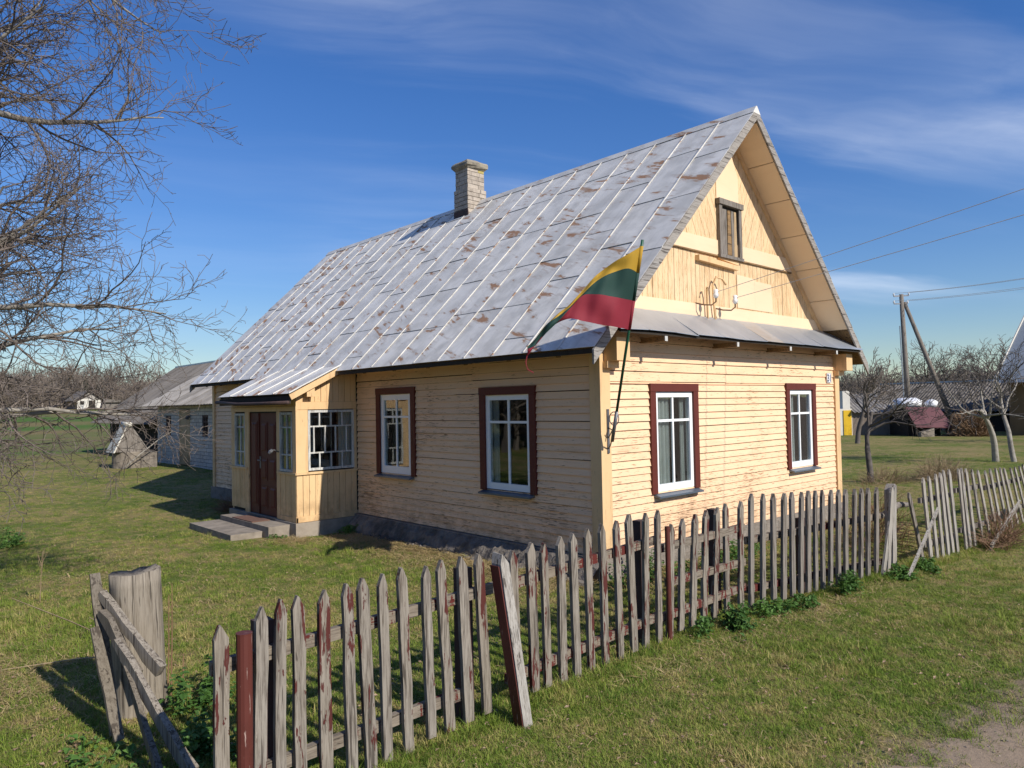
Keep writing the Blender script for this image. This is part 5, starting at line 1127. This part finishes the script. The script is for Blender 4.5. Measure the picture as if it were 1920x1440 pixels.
def blocked(x, y):
    if -.10 < x < HW+.1 and -.08 < y < HL+.1: return True
    if -1.27 < x < 0 and 5.87 < y < 8.9: return True
    if -2.24 < x < -1.2 and 6.1 < y < 8.38: return True
    if 3.2 < x < 9.4 and 17 < y < 29 or 4.1 < x < 12 and 30 < y < 40.5: return True
    return False
rng = np.random.default_rng(3)
def field(n, dmin, dmax, fov=.86, clump=.35, road=True):
    out = []
    while len(out) < n:
        d = dmin*(dmax/dmin)**rng.random() if dmin > 0 else dmax*math.sqrt(rng.random()); a_ = yaw+rng.uniform(-fov, fov)
        x, y = CAM.x+d*math.sin(a_), CAM.y+d*math.cos(a_)
        if blocked(x, y): continue
        if road and road_edge(x)-3.2 < y < road_edge(x)+.04*rng.random()-.02 and not rng.random() < .55*math.exp(-(road_edge(x)-y)/.13): continue
        if road and -.02 < y-road_edge(x) < .55 and rng.random() > .25+.75*(y-road_edge(x))/.55: continue
        out.append((x, y, gz(x, y)))
    return out
g1 = tuft('grass_tuft', 26, .075, .050, .0019, (.2, 1.3), 'grass_blade', 1); g2 = tuft('grass_tuft_tall', 22, .06, .095, .0023, (.1, .9), 'grass_blade', 2); g3 = tuft('straw_tuft', 16, .09, .075, .0020, (1.5, 6), 'straw_blade', 3)
scatter('lawn_grass', field(72000, 2.6, 34), g1, 'short patchy lawn grass', .6, 1.25)
scatter('straw_thatch', field(15000, 2.6, 26), g3, 'dead straw blades lying in the lawn', .6, 1.3)
tall = [p for p in field(9000, 2.6, 16) if (math.sin(p[0]*2.1+p[1])*math.sin(p[1]*1.7-p[0]*.6) > .35)]
tall += [(x, yfen(x)+U(-.16, .14), gz(x, -2.0)) for x in np.random.uniform(-5.6, 2.7, 900)] + [(x, -2.5+U(-.2, .15), gz(x, -2.5)) for x in np.random.uniform(2.7, 10, 500)] + [(-5.5+random.gauss(0, .35), U(1.5, 3.6), -.3) for _ in range(700)]
scatter('long_grass', tall, g2, 'longer grass tufts along the fence foot', .6, 1.3)
dry = [(-.26-abs(random.gauss(0, .40)), U(.0, 5.6), 0) for _ in range(5200)] + [(-1.3-abs(random.gauss(0, .2)), U(5.4, 6.0), 0) for _ in range(200)] + [(U(.2, 6.6), -.1-abs(random.gauss(0, .2)), 0) for _ in range(900)] + [(random.gauss(-6.1, .55), random.gauss(1.8, .9), 0) for _ in range(1700)] + [(random.gauss(-4.6, .9), random.gauss(4.5, 1.6), 0) for _ in range(500)] + [(U(-2.3, 2.6), -2.45+random.gauss(0, .14), 0) for _ in range(350)]
scatter('dry_grass', [(x, y, gz(x, y)) for x, y, _ in dry if not blocked(x, y)], g3, 'matted dry grass along the house foot', .9, 1.9)
lf = MB().add([(-.02, 0, 0), (0, -.012, .006), (.024, 0, .002), (0, .013, .009)], [(0, 1, 2), (0, 2, 3)]); me = lf.mesh('leaf'); me.materials.append(MAT['dead_leaf']); lo = bpy.data.objects.new('leaf', me)
scatter('leaf_litter', [(x, y, z+.025) for x, y, z in field(2600, 3, 16)], lo, 'small dead leaves scattered on the lawn', .35, 1.0, True)
pb2 = MB().box(-.5, .5, -.4, .4, -.3, .3); me = pb2.mesh('pebble'); me.materials.append(MAT['concrete']); po_ = bpy.data.objects.new('pebble', me)
scatter('road_grit', [(x, road_edge(x)-U(.05, 3.0), gz(x, -5)+.012) for x in np.random.uniform(-8, 6, 1500)], po_, 'small stones on the dirt road', .004, .016, True)
# far woods
def far_tree(seed, h):
    random.seed(seed); mb, fine = MB(), MB(); grow(mb, fine, Vector((0, 0, 0)), Vector((0, 0, 1)), h, .22, 0, fr(seed, segs=(5, 5, 4), kids=(14, 10), jit=(.05, .14, .2), start=(.12, .1), ang=((.4, .9), (.4, 1.0)), len=((2.2, 4.2), (1.0, 2.2)), rmax=(.08, .05), tip=.03, sides=(5, 3, 3), split=9, taper=(.8, .8, .7), trop=(.03, .07, .06)))
    me = mb.mesh('far_tree'); me.materials.append(MAT['far_twig']); return bpy.data.objects.new('far_tree', me)
f1, f2 = far_tree(31, 6.5), far_tree(32, 4.2)
def arc(n, a0, a1, d0, d1):
    out = []
    for _ in range(n):
        a_ = yaw+rng.uniform(a0, a1); d = rng.uniform(d0, d1); x, y = CAM.x+d*math.sin(a_), CAM.y+d*math.cos(a_); out.append((x, y, gz(x, y)-.3))
    return out
scatter('distant_wood', arc(420, -.95, -.50, 195, 250)+arc(250, -.5, .38, 200, 260), f1, 'leafless brown wood on the horizon', .8, 1.4)
scatter('distant_hedge', arc(300, .36, .95, 130, 185), f2, 'low leafless wood beyond the sheds and pole', .55, 1.0)
scatter('distant_scrub', arc(420, -.95, -.56, 150, 200)+arc(120, -.5, -.42, 170, 240)+arc(60, .42, .95, 100, 130), f2, 'leafless scrub below the distant wood', .6, 1.2)
scatter('roadside_wood', arc(150, -2.3, -1.0, 26, 48), f1, 'leafless wood to the side of the long wall', .8, 1.2)
